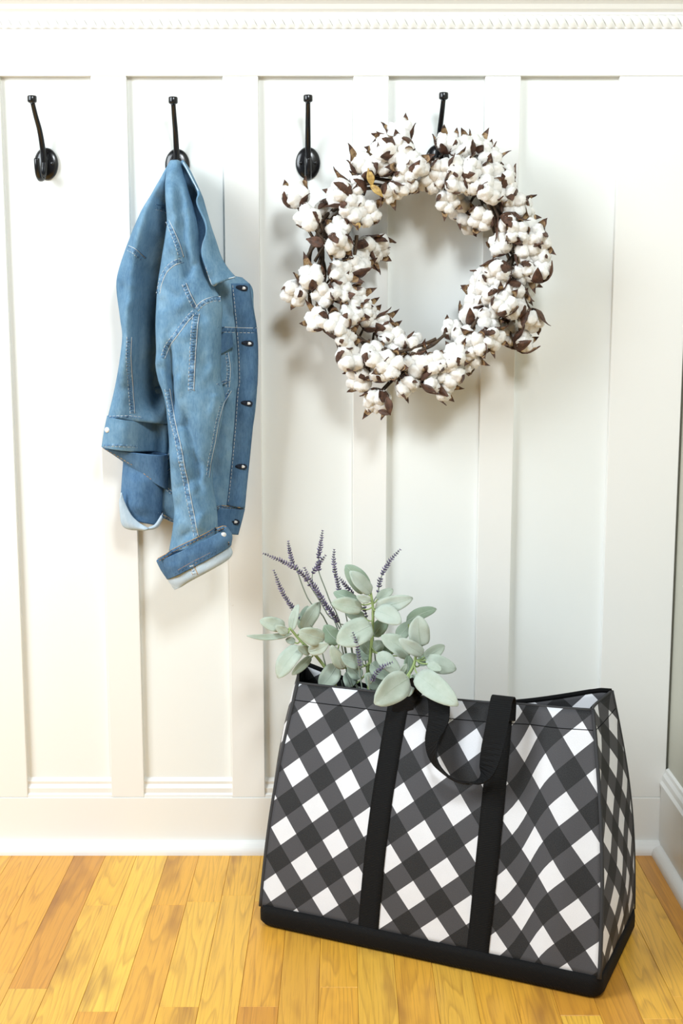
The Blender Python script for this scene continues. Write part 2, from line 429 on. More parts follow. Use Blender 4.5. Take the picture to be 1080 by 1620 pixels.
# ------------------------------------------------------------------ denim jacket
jk = empty('denim_jacket', (-0.28, -0.05, 0.49), 'faded blue denim jacket with rolled cuffs hanging from a black wall hook', 'jacket')
BV = []; BF = []
def ridge_disp(X, Z, ridges):
    D = np.zeros_like(X)
    for pts, amp, wid in ridges:
        P = np.array([(p[0], p[2]) for p in cr(pts, 30)])
        best = np.full(X.shape, 9.0); par = np.zeros_like(X)
        for si, (a, b) in enumerate(zip(P[:-1], P[1:])):
            ab = b-a; q = ((X-a[0])*ab[0] + (Z-a[1])*ab[1])/max(1e-12, ab@ab); q = np.clip(q, 0, 1)
            dd = np.hypot(X-a[0]-q*ab[0], Z-a[1]-q*ab[1]); m_ = dd < best
            best = np.where(m_, dd, best); par = np.where(m_, (si+q)/(len(P)-1), par)
        tp = np.clip(np.minimum(par, 1-par)/0.28, 0, 1); tp = tp*tp*(3-2*tp)
        D += amp*(0.12+0.88*tp)*np.exp(-(best/wid)**2)
    return D
def creases(L, Rr, n, amp, wid, seed, length=0.05):
    # random short drag wrinkles lying across a patch
    r = random.Random(seed); out = []
    for _ in range(n):
        i = r.uniform(0.3, len(L)-1.3); k = int(i); a = Vector(L[k]).lerp(Vector(L[k+1]), i-k); b = Vector(Rr[k]).lerp(Vector(Rr[k+1]), i-k)
        c = a.lerp(b, r.uniform(0.1, 0.9)); an = r.choice([-1, 1])*r.uniform(0.5, 1.35); ln = length*r.uniform(0.5, 1.2)
        d = Vector((math.cos(an), 0, math.sin(an)))*ln/2; m = c + Vector((r.gauss(0, .004), 0, r.gauss(0, .004)))
        out.append(([tuple(c-d), tuple(m), tuple(c+d)], r.choice([-1, 1, 1])*amp*r.uniform(0.5, 1.2), wid*r.uniform(0.7, 1.4)))
    return out
def crumple(v, amp, sc_=(24, 24, 9)):
    return amp*noise.noise(Vector((v[0]*sc_[0], v[1]*sc_[1], v[2]*sc_[2]))) + amp*0.5*noise.noise(Vector((v[0]*60 + v[2]*25, v[1]*60, v[2]*40+5)))
def tube_patch(name, L, Rr, h, ridges=(), nu=64, nv=110, cre=None, mat=None, parent=None, amp=0.003, power=0.85, solid=0.0022, bvh=True, label=None):
    if cre: ridges = list(ridges) + creases(L, Rr, *cre)
    Ls = cr(L, nv); Rs = cr(Rr, nv)
    hs = cr([(q,) for q in h], nv) if isinstance(h, (list, tuple)) else [(h,)]*nv
    V = []; wgt = []
    for a, b, hh in zip(Ls, Rs, hs):
        a = Vector(a); b = Vector(b); m = (a+b)/2; dv = (b-a)/2
        for k in range(nu):
            th = 2*math.pi*k/nu; c, s = math.cos(th), math.sin(th)
            V.append(m + dv*math.copysign(abs(c)**power, c) + Vector((0, -1, 0))*(hh[0]*math.copysign(abs(s)**power, s)))
            wgt.append(max(0.0, s)**0.6)
    A = np.array([tuple(v) for v in V]); D = ridge_disp(A[:,0], A[:,2], ridges)*np.array(wgt) if ridges else np.zeros(len(V))
    V = [v + Vector((0, -(D[i] + crumple(v, amp)*wgt[i]), 0)) for i, v in enumerate(V)]
    F = [(i*nu+k, i*nu+(k+1) % nu, (i+1)*nu+(k+1) % nu, (i+1)*nu+k) for i in range(nv-1) for k in range(nu)]
    if bvh:
        o = len(BV); BV.extend(V); BF.extend([tuple(q+o for q in f) for f in F])
    return part(name, V, F, mat or M_DENIM, parent or jk, solid=solid, label=label)
def sheet_patch(name, L, Rr, bulge=0.0, ridges=(), nu=40, nv=80, cre=None, mat=None, parent=None, amp=0.003, solid=0.003, bvh=True, label=None, curl=0.0):
    if cre: ridges = list(ridges) + creases(L, Rr, *cre)
    Ls = cr(L, nv); Rs = cr(Rr, nv); V = []
    for a, b in zip(Ls, Rs):
        a = Vector(a); b = Vector(b)
        for k in range(nu):
            u = k/(nu-1); V.append(a.lerp(b, u) + Vector((0, -bulge*math.sin(math.pi*u) + curl*max(0, u-0.7)**2/0.09, 0)))
    A = np.array([tuple(v) for v in V]); D = ridge_disp(A[:,0], A[:,2], ridges) if ridges else np.zeros(len(V))
    V = [v + Vector((0, -(D[i] + crumple(v, amp)), 0)) for i, v in enumerate(V)]
    F = [(i*nu+k, i*nu+k+1, (i+1)*nu+k+1, (i+1)*nu+k) for i in range(nv-1) for k in range(nu-1)]
    if bvh:
        o = len(BV); BV.extend(V); BF.extend([tuple(q+o for q in f) for f in F])
    return part(name, V, F, mat or M_DENIM, parent or jk, solid=solid, label=label)

# back of the jacket folded to the left, with its waistband
backp = tube_patch('back_panel',
    [(-0.2849,-0.0580,1.2315),(-0.3069,-0.0580,1.1928),(-0.3362,-0.0580,1.1440),(-0.3567,-0.0580,1.1004),(-0.3744,-0.0580,1.0517),(-0.3771,-0.0580,1.0206),(-0.3725,-0.0580,0.9800)] + [(-0.3689,-0.0580,0.9459),(-0.3755,-0.0580,0.9017),(-0.3864,-0.0580,0.8540),(-0.3982,-0.0580,0.8108)],
    [(-0.2766,-0.0450,1.2330),(-0.2793,-0.0300,1.1955),(-0.2816,-0.0200,1.1469),(-0.2856,-0.0200,1.1026),(-0.2915,-0.0200,1.0529),(-0.2985,-0.0200,1.0213),(-0.3010,-0.0200,0.9800)] + [(-0.3017,-0.0200,0.9453),(-0.3027,-0.0200,0.9003),(-0.3037,-0.0200,0.8518),(-0.3049,-0.0200,0.7948)],
    [0.014, 0.020, 0.024, 0.028, 0.030, 0.032, 0.032, 0.032, 0.032, 0.030, 0.028],
    [([(-0.3021,-0.0000,1.2109),(-0.3174,-0.0000,1.1703),(-0.3333,-0.0000,1.1075),(-0.3452,-0.0000,1.0440),(-0.3539,-0.0000,0.9800),(-0.3586,-0.0000,0.9316)] + [(-0.3647,-0.0000,0.8833),(-0.3711,-0.0000,0.8244)], 0.034, 0.014),
     ([(-0.3005,-0.0000,1.1358),(-0.3134,-0.0000,1.0599),(-0.3200,-0.0000,0.9800),(-0.3235,-0.0000,0.8992)] + [(-0.3247,-0.0000,0.8441),(-0.3257,-0.0000,0.7981)], -0.062, 0.026),
     ([(-0.3781,-0.0000,1.0599),(-0.3733,-0.0000,0.9961),(-0.3664,-0.0000,0.9478)], 0.006, 0.012), ([(-0.3623,-0.0000,1.0440),(-0.3662,-0.0000,0.9800)], -0.008, 0.010)], amp=0.004, cre=(16, 0.004, 0.008, 5))
wb = tube_patch('waistband', [(-0.3994,-0.0580,0.8118),(-0.4053,-0.0580,0.7867),(-0.4106,-0.0580,0.7593)], [(-0.3043,-0.0200,0.7932),(-0.3048,-0.0200,0.7686),(-0.3054,-0.0200,0.7423)], 0.034, [([(-0.3250,-0.0000,0.8277),(-0.3255,-0.0000,0.8046),(-0.3270,-0.0000,0.7385),(-0.3275,-0.0000,0.7185)], -0.045, 0.022), ([(-0.3700,-0.0000,0.8046),(-0.3730,-0.0000,0.7517)], 0.004, 0.012)], nv=24, amp=0.002, mat=M_DENIM)
tube_patch('waistband_inside', [(-0.4127,-0.0400,0.7558),(-0.3926,-0.0400,0.7428),(-0.3719,-0.0400,0.7281)], [(-0.3026,-0.0400,0.7428),(-0.3032,-0.0400,0.7134),(-0.3039,-0.0400,0.6821)], [0.026, 0.022, 0.016], (), nv=24, amp=0.002, mat=M_DENIM_D, bvh=False)
# far sleeve hanging below it, cuff rolled to show the pale inside
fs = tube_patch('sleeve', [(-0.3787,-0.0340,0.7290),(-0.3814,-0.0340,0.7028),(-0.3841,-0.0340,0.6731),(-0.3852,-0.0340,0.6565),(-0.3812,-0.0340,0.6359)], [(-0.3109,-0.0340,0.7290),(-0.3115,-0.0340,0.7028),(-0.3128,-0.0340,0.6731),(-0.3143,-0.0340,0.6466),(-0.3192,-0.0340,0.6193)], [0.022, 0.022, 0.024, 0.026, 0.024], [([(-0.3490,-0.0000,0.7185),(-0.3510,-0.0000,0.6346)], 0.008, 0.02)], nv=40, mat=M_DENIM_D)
sheet_patch('cuff', [(-0.3788,-0.0660,0.6802),(-0.3740,-0.0660,0.6645),(-0.3627,-0.0660,0.6410),(-0.3488,-0.0660,0.6269),(-0.3328,-0.0660,0.6167)], [(-0.3826,-0.0620,0.6607),(-0.3817,-0.0620,0.6443),(-0.3793,-0.0620,0.6239),(-0.3679,-0.0620,0.6160),(-0.3419,-0.0620,0.6141)], 0.004, (), nu=14, nv=30, amp=0.0015, mat=M_DENIM_I, parent=fs, label='pale rolled cuff')
sheet_patch('cuff', [(-0.3347,-0.0620,0.6167),(-0.3222,-0.0620,0.6239),(-0.3109,-0.0620,0.6403)], [(-0.3403,-0.0600,0.6141),(-0.3207,-0.0600,0.6183),(-0.3093,-0.0600,0.6348)], 0.002, (), nu=8, nv=20, amp=0.001, mat=M_DENIM_I, parent=fs, label='pale rolled cuff edge')
# middle of the body between the two sleeves
sheet_patch('front_panel', [(-0.3257,-0.0020,0.8573),(-0.3264,-0.0020,0.7982),(-0.3235,-0.0120,0.7464),(-0.3211,-0.0240,0.7015),(-0.3204,-0.0280,0.6623),(-0.3150,-0.0300,0.6393)], [(-0.2683,-0.0160,0.8581),(-0.2694,-0.0160,0.7994),(-0.2699,-0.0200,0.7472),(-0.2696,-0.0300,0.6956),(-0.2706,-0.0300,0.6426),(-0.2711,-0.0300,0.6143)], 0.004, [([(-0.3094,-0.0000,0.7118),(-0.3094,-0.0000,0.6313)], 0.006, 0.02)], nv=60)
# right front with the placket
body = sheet_patch('front_panel',
    [(-0.2343,-0.0580,1.0579),(-0.2348,-0.0580,1.0268),(-0.2354,-0.0580,0.9957),(-0.2360,-0.0580,0.9581),(-0.2367,-0.0580,0.9171),(-0.2375,-0.0580,0.8696)] + [(-0.2381,-0.0580,0.8285),(-0.2390,-0.0580,0.7771),(-0.2400,-0.0580,0.7188),(-0.2410,-0.0580,0.6551)],
    [(-0.1683,-0.0580,1.0439),(-0.1518,-0.0580,1.0268),(-0.1499,-0.0580,0.9957),(-0.1446,-0.0580,0.9581),(-0.1431,-0.0580,0.9171),(-0.1449,-0.0580,0.8696)] + [(-0.1478,-0.0580,0.8285),(-0.1554,-0.0580,0.7771),(-0.1618,-0.0580,0.7188),(-0.1691,-0.0580,0.6496)],
    0.006, [([(-0.2071,-0.0000,1.0281),(-0.1962,-0.0000,0.9961),(-0.1901,-0.0000,0.9671)], -0.006, 0.010), ([(-0.1854,-0.0000,0.9478),(-0.1865,-0.0000,0.8666)], -0.004, 0.006), ([(-0.2102,-0.0000,0.8112),(-0.2193,-0.0000,0.7517),(-0.2220,-0.0000,0.6851)], -0.006, 0.012)], curl=0.010, nv=110, cre=(14, 0.003, 0.007, 8))
sheet_patch('waistband', [(-0.2408,-0.0600,0.6564),(-0.2411,-0.0600,0.6374),(-0.2414,-0.0600,0.6193)], [(-0.1690,-0.0600,0.6499),(-0.1748,-0.0600,0.6275),(-0.1812,-0.0600,0.6045)], 0.006, (), nv=20, amp=0.001, mat=M_DENIM_D, solid=0.005, curl=0.008)
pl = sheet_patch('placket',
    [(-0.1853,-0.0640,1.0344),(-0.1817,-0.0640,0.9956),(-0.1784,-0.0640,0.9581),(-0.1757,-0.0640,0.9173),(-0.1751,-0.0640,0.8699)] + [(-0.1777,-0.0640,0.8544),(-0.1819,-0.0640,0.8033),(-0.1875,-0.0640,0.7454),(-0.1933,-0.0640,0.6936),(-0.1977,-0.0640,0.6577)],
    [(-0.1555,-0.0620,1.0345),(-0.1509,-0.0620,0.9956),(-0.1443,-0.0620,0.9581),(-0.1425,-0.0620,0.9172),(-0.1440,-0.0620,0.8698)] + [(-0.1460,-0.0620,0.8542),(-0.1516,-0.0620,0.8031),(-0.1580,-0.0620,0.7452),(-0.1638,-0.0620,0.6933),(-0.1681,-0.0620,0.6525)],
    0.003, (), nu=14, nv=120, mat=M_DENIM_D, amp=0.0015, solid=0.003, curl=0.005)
# near sleeve with the shoulder yoke, one hanging tube
ns = tube_patch('sleeve',
    [(-0.2834,-0.0600,1.2337),(-0.2887,-0.0700,1.2097),(-0.2865,-0.0960,1.1771),(-0.2849,-0.0960,1.1351),(-0.2871,-0.0960,1.1170),(-0.2924,-0.0960,1.0868),(-0.2983,-0.0960,1.0565),(-0.3026,-0.0960,1.0321),(-0.3054,-0.0960,1.0015),(-0.3075,-0.0960,0.9646),(-0.3074,-0.0960,0.9275),(-0.3093,-0.0960,0.8965),(-0.3054,-0.0960,0.8746)] + [(-0.2989,-0.0960,0.8562),(-0.2937,-0.0960,0.8343),(-0.2911,-0.0960,0.8059),(-0.2893,-0.0960,0.7743),(-0.2878,-0.0960,0.7202),(-0.2860,-0.0960,0.6882),(-0.2828,-0.0960,0.6560),(-0.2860,-0.0960,0.6237),(-0.2932,-0.0960,0.5847)],
    [(-0.2678,-0.0600,1.2337),(-0.2614,-0.0700,1.2127),(-0.2520,-0.0960,1.1831),(-0.2398,-0.0960,1.1426),(-0.2363,-0.0960,1.1177),(-0.2358,-0.0960,1.0929),(-0.2277,-0.0960,1.0595),(-0.2151,-0.0960,1.0321),(-0.1994,-0.0960,1.0015),(-0.2006,-0.0960,0.9646),(-0.2018,-0.0960,0.9275),(-0.2028,-0.0960,0.8965),(-0.2025,-0.0960,0.8746)] + [(-0.1983,-0.0960,0.8562),(-0.1973,-0.0960,0.8405),(-0.2022,-0.0960,0.8059),(-0.2096,-0.0960,0.7743),(-0.2187,-0.0960,0.7202),(-0.2179,-0.0960,0.6882),(-0.2133,-0.0960,0.6560),(-0.2119,-0.0960,0.6237),(-0.2084,-0.0960,0.6010)],
    [0.016, 0.020, 0.026, 0.030, 0.032, 0.034, 0.034, 0.036, 0.038, 0.038, 0.038, 0.036, 0.034, 0.034, 0.034, 0.034, 0.034, 0.034, 0.034, 0.034, 0.032, 0.030],
    [([(-0.2842,-0.0000,0.9482),(-0.2824,-0.0000,0.9061),(-0.2807,-0.0000,0.8572),(-0.2763,-0.0000,0.7981)], -0.024, 0.0065), ([(-0.2656,-0.0000,0.8408),(-0.2518,-0.0000,0.7849),(-0.2412,-0.0000,0.7251),(-0.2363,-0.0000,0.6784)], -0.014, 0.007),
     ([(-0.2639,-0.0000,1.1985),(-0.2592,-0.0000,1.1421),(-0.2557,-0.0000,1.0853),(-0.2460,-0.0000,1.0281)], -0.012, 0.008), ([(-0.2827,-0.0000,1.2171),(-0.2788,-0.0000,1.1735),(-0.2747,-0.0000,1.1358)], 0.005, 0.012), ([(-0.3112,-0.0000,1.0121),(-0.3074,-0.0000,0.9639),(-0.2953,-0.0000,0.9154)], 0.006, 0.014),
     ([(-0.2967,-0.0000,0.8441),(-0.2915,-0.0000,0.7782),(-0.2794,-0.0000,0.7185)], 0.007, 0.012), ([(-0.3206,-0.0000,0.8797),(-0.3087,-0.0000,0.8992),(-0.2985,-0.0000,0.9187)], 0.006, 0.007), ([(-0.3119,-0.0000,0.9028),(-0.3099,-0.0000,0.8735)], -0.014, 0.008),
     ([(-0.2419,-0.0000,0.9800),(-0.2398,-0.0000,0.9154),(-0.2439,-0.0000,0.8666)], 0.005, 0.016), ([(-0.2734,-0.0000,0.6851),(-0.2610,-0.0000,0.6346),(-0.2483,-0.0000,0.5975)], -0.005, 0.010), ([(-0.2870,-0.0000,0.6683),(-0.2817,-0.0000,0.6008)], 0.004, 0.010), ([(-0.3019,-0.0000,0.7517),(-0.2790,-0.0000,0.7418),(-0.2591,-0.0000,0.7451)], 0.004, 0.006), ([(-0.2990,-0.0000,0.7318),(-0.2760,-0.0000,0.7251)], -0.004, 0.006), ([(-0.2441,-0.0000,0.6515),(-0.2313,-0.0000,0.6211)], 0.005, 0.008), ([(-0.2966,-0.0000,1.0121),(-0.2874,-0.0000,0.9864)], -0.005, 0.010), ([(-0.2691,-0.0000,0.9158),(-0.2672,-0.0000,0.8441)], 0.006, 0.009), ([(-0.2260,-0.0000,0.9546),(-0.2275,-0.0000,0.8572)], -0.004, 0.012)], nv=190, nu=96, amp=0.004, cre=(34, 0.0042, 0.0065, 3))
cf = tube_patch('cuff', [(-0.3141,-0.1000,0.5686),(-0.3068,-0.1000,0.5529),(-0.2968,-0.1000,0.5372)], [(-0.1962,-0.1000,0.6250),(-0.1881,-0.1000,0.6108),(-0.1896,-0.1000,0.5946)], [0.034, 0.036, 0.034], [([(-0.2822,-0.0000,0.5737),(-0.2728,-0.0000,0.5396)], 0.003, 0.01), ([(-0.2485,-0.0000,0.5873),(-0.2406,-0.0000,0.5567)], -0.002, 0.01)], nv=24, amp=0.0025, mat=M_DENIM_D, parent=ns, solid=0.004)
ci = tube_patch('cuff_lining', [(-0.2974,-0.1000,0.5392),(-0.2919,-0.1000,0.5284),(-0.2850,-0.1000,0.5182)], [(-0.1909,-0.1000,0.5933),(-0.1924,-0.1000,0.5725),(-0.2545,-0.1000,0.5392)], [0.031, 0.030, 0.020], (), nv=24, amp=0.0015, mat=M_DENIM_I, parent=ns, solid=0.003, label='pale inside of the rolled cuff')
# collar: leaf and the shaded stand behind it
cl = sheet_patch('collar',
    [(-0.2622,-0.0750,1.2319),(-0.2521,-0.0950,1.2171),(-0.2386,-0.1100,1.1921),(-0.2309,-0.1240,1.1774),(-0.2342,-0.1240,1.1612),(-0.2210,-0.1240,1.1307),(-0.2204,-0.1240,1.1132),(-0.2265,-0.1240,1.0938),(-0.2274,-0.1240,1.0794),(-0.2201,-0.1240,1.0555),(-0.2105,-0.1240,1.0296)],
    [(-0.2610,-0.0700,1.2325),(-0.2508,-0.0800,1.2176),(-0.2396,-0.0900,1.1956),(-0.2290,-0.1000,1.1731),(-0.2244,-0.1000,1.1576),(-0.2163,-0.1000,1.1282),(-0.2086,-0.1000,1.1047),(-0.2016,-0.1000,1.0830),(-0.1968,-0.1000,1.0715),(-0.1877,-0.1000,1.0569),(-0.1756,-0.1000,1.0436)],
    0.006, [([(-0.2368,-0.0000,1.0917),(-0.2244,-0.0000,1.0599),(-0.2150,-0.0000,1.0408)], 0.004, 0.012)], nu=24, nv=70, amp=0.0015, solid=0.004)
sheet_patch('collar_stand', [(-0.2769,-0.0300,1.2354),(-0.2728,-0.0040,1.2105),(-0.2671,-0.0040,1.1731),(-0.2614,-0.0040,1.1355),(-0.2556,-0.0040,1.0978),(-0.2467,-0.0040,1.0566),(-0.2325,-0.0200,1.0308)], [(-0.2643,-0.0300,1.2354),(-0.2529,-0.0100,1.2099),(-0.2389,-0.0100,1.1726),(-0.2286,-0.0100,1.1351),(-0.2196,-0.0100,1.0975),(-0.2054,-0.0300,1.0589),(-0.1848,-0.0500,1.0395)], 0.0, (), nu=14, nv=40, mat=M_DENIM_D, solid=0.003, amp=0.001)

sheet_patch('hidden_neck_side', [(-0.2610,-0.0700,1.2325),(-0.2508,-0.0800,1.2176),(-0.2402,-0.0900,1.1956),(-0.2299,-0.0980,1.1733),(-0.2252,-0.0980,1.1578),(-0.2171,-0.0980,1.1284),(-0.2095,-0.0980,1.1049),(-0.2024,-0.0980,1.0831),(-0.1976,-0.0980,1.0716),(-0.1892,-0.0980,1.0570)], [(-0.2725,-0.0020,1.2393),(-0.2632,-0.0020,1.2250),(-0.2533,-0.0020,1.2032),(-0.2435,-0.0020,1.1808),(-0.2386,-0.0020,1.1645),(-0.2301,-0.0020,1.1338),(-0.2222,-0.0020,1.1092),(-0.2148,-0.0020,1.0865),(-0.2098,-0.0020,1.0745),(-0.2032,-0.0020,1.0592)], 0.0, (), nu=10, nv=50, mat=M_DENIM, solid=0.003, amp=0.001, bvh=False)  # unseen neck side, added to shut light out behind the collar
bvh = BVHTree.FromPolygons([tuple(v) for v in BV], BF)
def hit(x, z, guess):
    h = bvh.ray_cast(Vector((x, -0.6, z)), Vector((0, 1, 0)))
    return h[0].y if h[0] is not None and abs(h[0].y - guess) < 0.06 else guess
def surf_line(pts, step):
    P = evenly(pts, step); out = []
    for p in P: out.append(Vector((p.x, hit(p.x, p.z, p.y), p.z)))
    # smooth the depth so the ribbon does not jump
    for _ in range(2):
        ys = [q.y for q in out]
        for i in range(1, len(out)-1): out[i].y = (ys[i-1]+2*ys[i]+ys[i+1])/4
    return out
def seam(pts, wd=0.0075, parent=None, thread=None, band=True, sides=(-1, 1), mat=None):
    parent = parent or jk
    C = surf_line(pts, 0.0022); n = len(C)
    if band:
        V = []; F = []
        for i, c in enumerate(C):
            t_ = (C[min(i+1, n-1)] - C[max(i-1, 0)]); t_.y = 0; t_.normalize(); s_ = Vector((t_.z, 0, -t_.x))
            for q, r_ in ((-1, 0.0006), (-0.6, 0.0020), (0, 0.0016), (0.6, 0.0020), (1, 0.0006)):
                p = c + s_*(q*wd/2)
                y = hit(p.x, p.z, c.y); y = c.y + max(-0.009, min(0.004, y-c.y))
                pk = 0.0013*math.sin(i*0.0022/0.0070*2*math.pi + q*1.5) if abs(q) < 0.9 else 0
                V.append((p.x, y - r_ - pk, p.z))
        F = [(i*5+k, i*5+k+1, (i+1)*5+k+1, (i+1)*5+k) for i in range(n-1) for k in range(4)]
        part('seam', V, F, mat or M_DENIM_P, parent, fix=False)
    ds = []; dark = []
    for s in sides:
        off = s*wd*0.46 if band else s*0.0
        line = []
        for i in range(n):
            t_ = C[min(i+1, n-1)] - C[max(i-1, 0)]; tt = Vector((t_.x, 0, t_.z)).normalized(); s_ = Vector((tt.z, 0, -tt.x))
            p = C[i] + s_*off; y = hit(p.x, p.z, C[i].y); y = C[i].y + max(-0.009, min(0.004, y-C[i].y))
            line.append(Vector((p.x, y - 0.0016, p.z)))
        if band and s == -1 and len(sides) > 1:
            ds.append(tube_vf(line, 0.00055, 5))                      # felled edge, one pale worn line
            dark.append(tube_vf([p + Vector((0.0011, 0.0008, 0)) for p in line], 0.0006, 5))
        else:
            i = 0
            while i < n-2:
                ds.append(tube_vf([line[i], line[min(i+2, n-1)]], 0.00042, 5)); i += 3
        if band and s == 1 and len(sides) > 1:
            # cross puckers of the sewn fold
            i = 1
            while i < n-1:
                t_ = C[i+1] - C[i-1]; tt = Vector((t_.x, 0, t_.z)).normalized(); s_ = Vector((tt.z, 0, -tt.x))
                a_, b_ = C[i] - s_*wd*0.32 + Vector((0, -0.0016, 0)), C[i] + s_*wd*0.36 + tt*0.0014 + Vector((0, -0.0016, 0))
                a_.y = line[i].y; b_.y = line[i].y
                dark.append(tube_vf([a_, a_.lerp(b_, .5) - Vector((0, .0004, 0)), b_], [0.0003, 0.0007, 0.0003], 5)); i += 2
    if dark:
        V, F = merge(dark); part('pucker', V, F, M_DENIM_D, parent, kind='stuff', fix=False)
    if ds:
        V, F = merge(ds); part('stitching', V, F, thread or M_THREAD, parent, kind='stuff', fix=False)
seam([(-0.2832,-0.1000,1.1333),(-0.2749,-0.1000,1.1168),(-0.2661,-0.1000,1.0957),(-0.2603,-0.1000,1.0745)], parent=ns)
seam([(-0.2589,-0.1000,1.0700),(-0.2729,-0.1000,1.0648),(-0.2870,-0.1000,1.0527),(-0.2970,-0.1000,1.0335),(-0.3011,-0.1000,1.0168)], parent=ns)
seam([(-0.2562,-0.1200,1.0321),(-0.2483,-0.1200,1.0134),(-0.2385,-0.1200,0.9928)], parent=ns)
seam([(-0.2373,-0.1200,0.9906),(-0.2254,-0.1200,1.0019),(-0.2100,-0.1200,1.0079),(-0.1983,-0.1200,1.0085)], parent=ns)
seam([(-0.2404,-0.1200,0.9876),(-0.2536,-0.1200,0.9733),(-0.2694,-0.1200,0.9526),(-0.2859,-0.1200,0.9327),(-0.2943,-0.1200,0.9128)], parent=ns)
seam([(-0.2374,-0.1200,0.9846),(-0.2411,-0.1200,0.9495),(-0.2443,-0.1200,0.9097),(-0.2476,-0.1200,0.8665)] + [(-0.2470,-0.1200,0.8576)], wd=0.010, parent=ns)
seam([(-0.2892,-0.1200,0.8607),(-0.2858,-0.1200,0.8328),(-0.2787,-0.1200,0.7985),(-0.2700,-0.1200,0.7641),(-0.2630,-0.1200,0.7231),(-0.2559,-0.1200,0.6820),(-0.2487,-0.1200,0.6437),(-0.2439,-0.1200,0.6133)], parent=ns, wd=0.0085)
seam([(-0.3084,-0.0700,1.1589),(-0.2967,-0.0700,1.1571),(-0.2862,-0.0700,1.1516)], wd=0.009, parent=backp)
seam([(-0.3556,-0.0700,1.0924),(-0.3420,-0.0700,1.0863),(-0.3313,-0.0700,1.0740)], wd=0.009, parent=backp)
seam([(-0.3534,-0.0750,0.9461),(-0.3564,-0.0750,0.9023),(-0.3577,-0.0750,0.8550),(-0.3564,-0.0750,0.8163)], wd=0.007, parent=backp)
seam([(-0.3952,-0.0780,0.8102),(-0.3761,-0.0780,0.8114),(-0.3602,-0.0780,0.8108),(-0.3387,-0.0780,0.8070)], wd=0.004, parent=wb, sides=(-1,), mat=M_DENIM_P)
seam([(-0.4048,-0.0780,0.7623),(-0.3837,-0.0780,0.7636),(-0.3615,-0.0780,0.7614),(-0.3399,-0.0780,0.7569)], wd=0.005, parent=wb, sides=(1,), mat=M_DENIM_P)
seam([(-0.2052,-0.0650,0.9581),(-0.1752,-0.0650,0.9569),(-0.1435,-0.0650,0.9563)], wd=0.009, mat=M_DENIM_D)
seam([(-0.1826,-0.0660,1.0313),(-0.1793,-0.0660,0.9956),(-0.1763,-0.0660,0.9581),(-0.1737,-0.0660,0.9173),(-0.1730,-0.0660,0.8700)] + [(-0.1756,-0.0660,0.8545),(-0.1798,-0.0660,0.8035),(-0.1854,-0.0660,0.7456),(-0.1912,-0.0660,0.6938),(-0.1955,-0.0660,0.6596)], band=False, sides=(0,), parent=pl)
seam([(-0.1892,-0.0640,0.8559),(-0.1984,-0.0640,0.8384),(-0.2075,-0.0640,0.8033),(-0.2144,-0.0640,0.7680),(-0.2214,-0.0640,0.7357),(-0.2246,-0.0640,0.7130)], wd=0.005, parent=body)
seam([(-0.1947,-0.0640,0.9192),(-0.1912,-0.0640,0.8924),(-0.1936,-0.0640,0.8607)], wd=0.006, parent=body)
seam([(-0.2066,-0.0640,0.8664),(-0.1889,-0.0640,0.8734)], wd=0.005, parent=body)
seam([(-0.2156,-0.0660,0.6560),(-0.1917,-0.0660,0.6541),(-0.1698,-0.0660,0.6514)], wd=0.004, thread=M_AMBER)
seam([(-0.3180,-0.0350,0.6970),(-0.3068,-0.0350,0.6848),(-0.2936,-0.0350,0.6739)], wd=0.005)
seam([(-0.2967,-0.0350,0.7481),(-0.3102,-0.0350,0.7226),(-0.3046,-0.0350,0.7108),(-0.2967,-0.0350,0.7173)], wd=0.004)
seam([(-0.3175,-0.0350,0.6434),(-0.3047,-0.0350,0.6295),(-0.2901,-0.0350,0.6235)], wd=0.004)
seam([(-0.3087,-0.1280,0.5746),(-0.2596,-0.1280,0.6016),(-0.2040,-0.1280,0.6281),(-0.1942,-0.1280,0.6291)], wd=0.005, thread=M_AMBER, parent=cf, mat=M_DENIM_D)
seam([(-0.2929,-0.1280,0.5450),(-0.2475,-0.1280,0.5714),(-0.2156,-0.1280,0.5875),(-0.1883,-0.1280,0.6016)], wd=0.005, thread=M_AMBER, parent=cf, mat=M_DENIM_D)
seam([(-0.2530,-0.1220,0.5670),(-0.2460,-0.1220,0.5483)], wd=0.009, thread=M_AMBER, parent=ci, mat=M_DENIM_I)
seam([(-0.4078,-0.0660,0.7569),(-0.3800,-0.0660,0.7408),(-0.3548,-0.0660,0.7237),(-0.3169,-0.0660,0.6922)], wd=0.004, thread=M_AMBER, parent=wb, sides=(0,), band=False)
seam([(-0.2251,-0.1240,1.0854),(-0.2210,-0.1240,1.0600),(-0.2092,-0.1240,1.0332),(-0.1785,-0.1240,1.0435)], wd=0.004, parent=cl, band=False, sides=(0,))
# bright worn edge of the collar leaf
for pts in ([(-0.2592,-0.0850,1.2290),(-0.2509,-0.1000,1.2154),(-0.2374,-0.1150,1.1910),(-0.2308,-0.1220,1.1770),(-0.2338,-0.1220,1.1611),(-0.2207,-0.1220,1.1302),(-0.2200,-0.1220,1.1133),(-0.2261,-0.1220,1.0939),(-0.2270,-0.1220,1.0795),(-0.2197,-0.1220,1.0555),(-0.2104,-0.1220,1.0303),(-0.1975,-0.1180,1.0376),(-0.1749,-0.1080,1.0439)],):
    L_ = cr(pts, 90); v, f = tube_vf(L_, 0.0010, 6); part('edge_stitching', v, f, M_DENIM_I, cl)
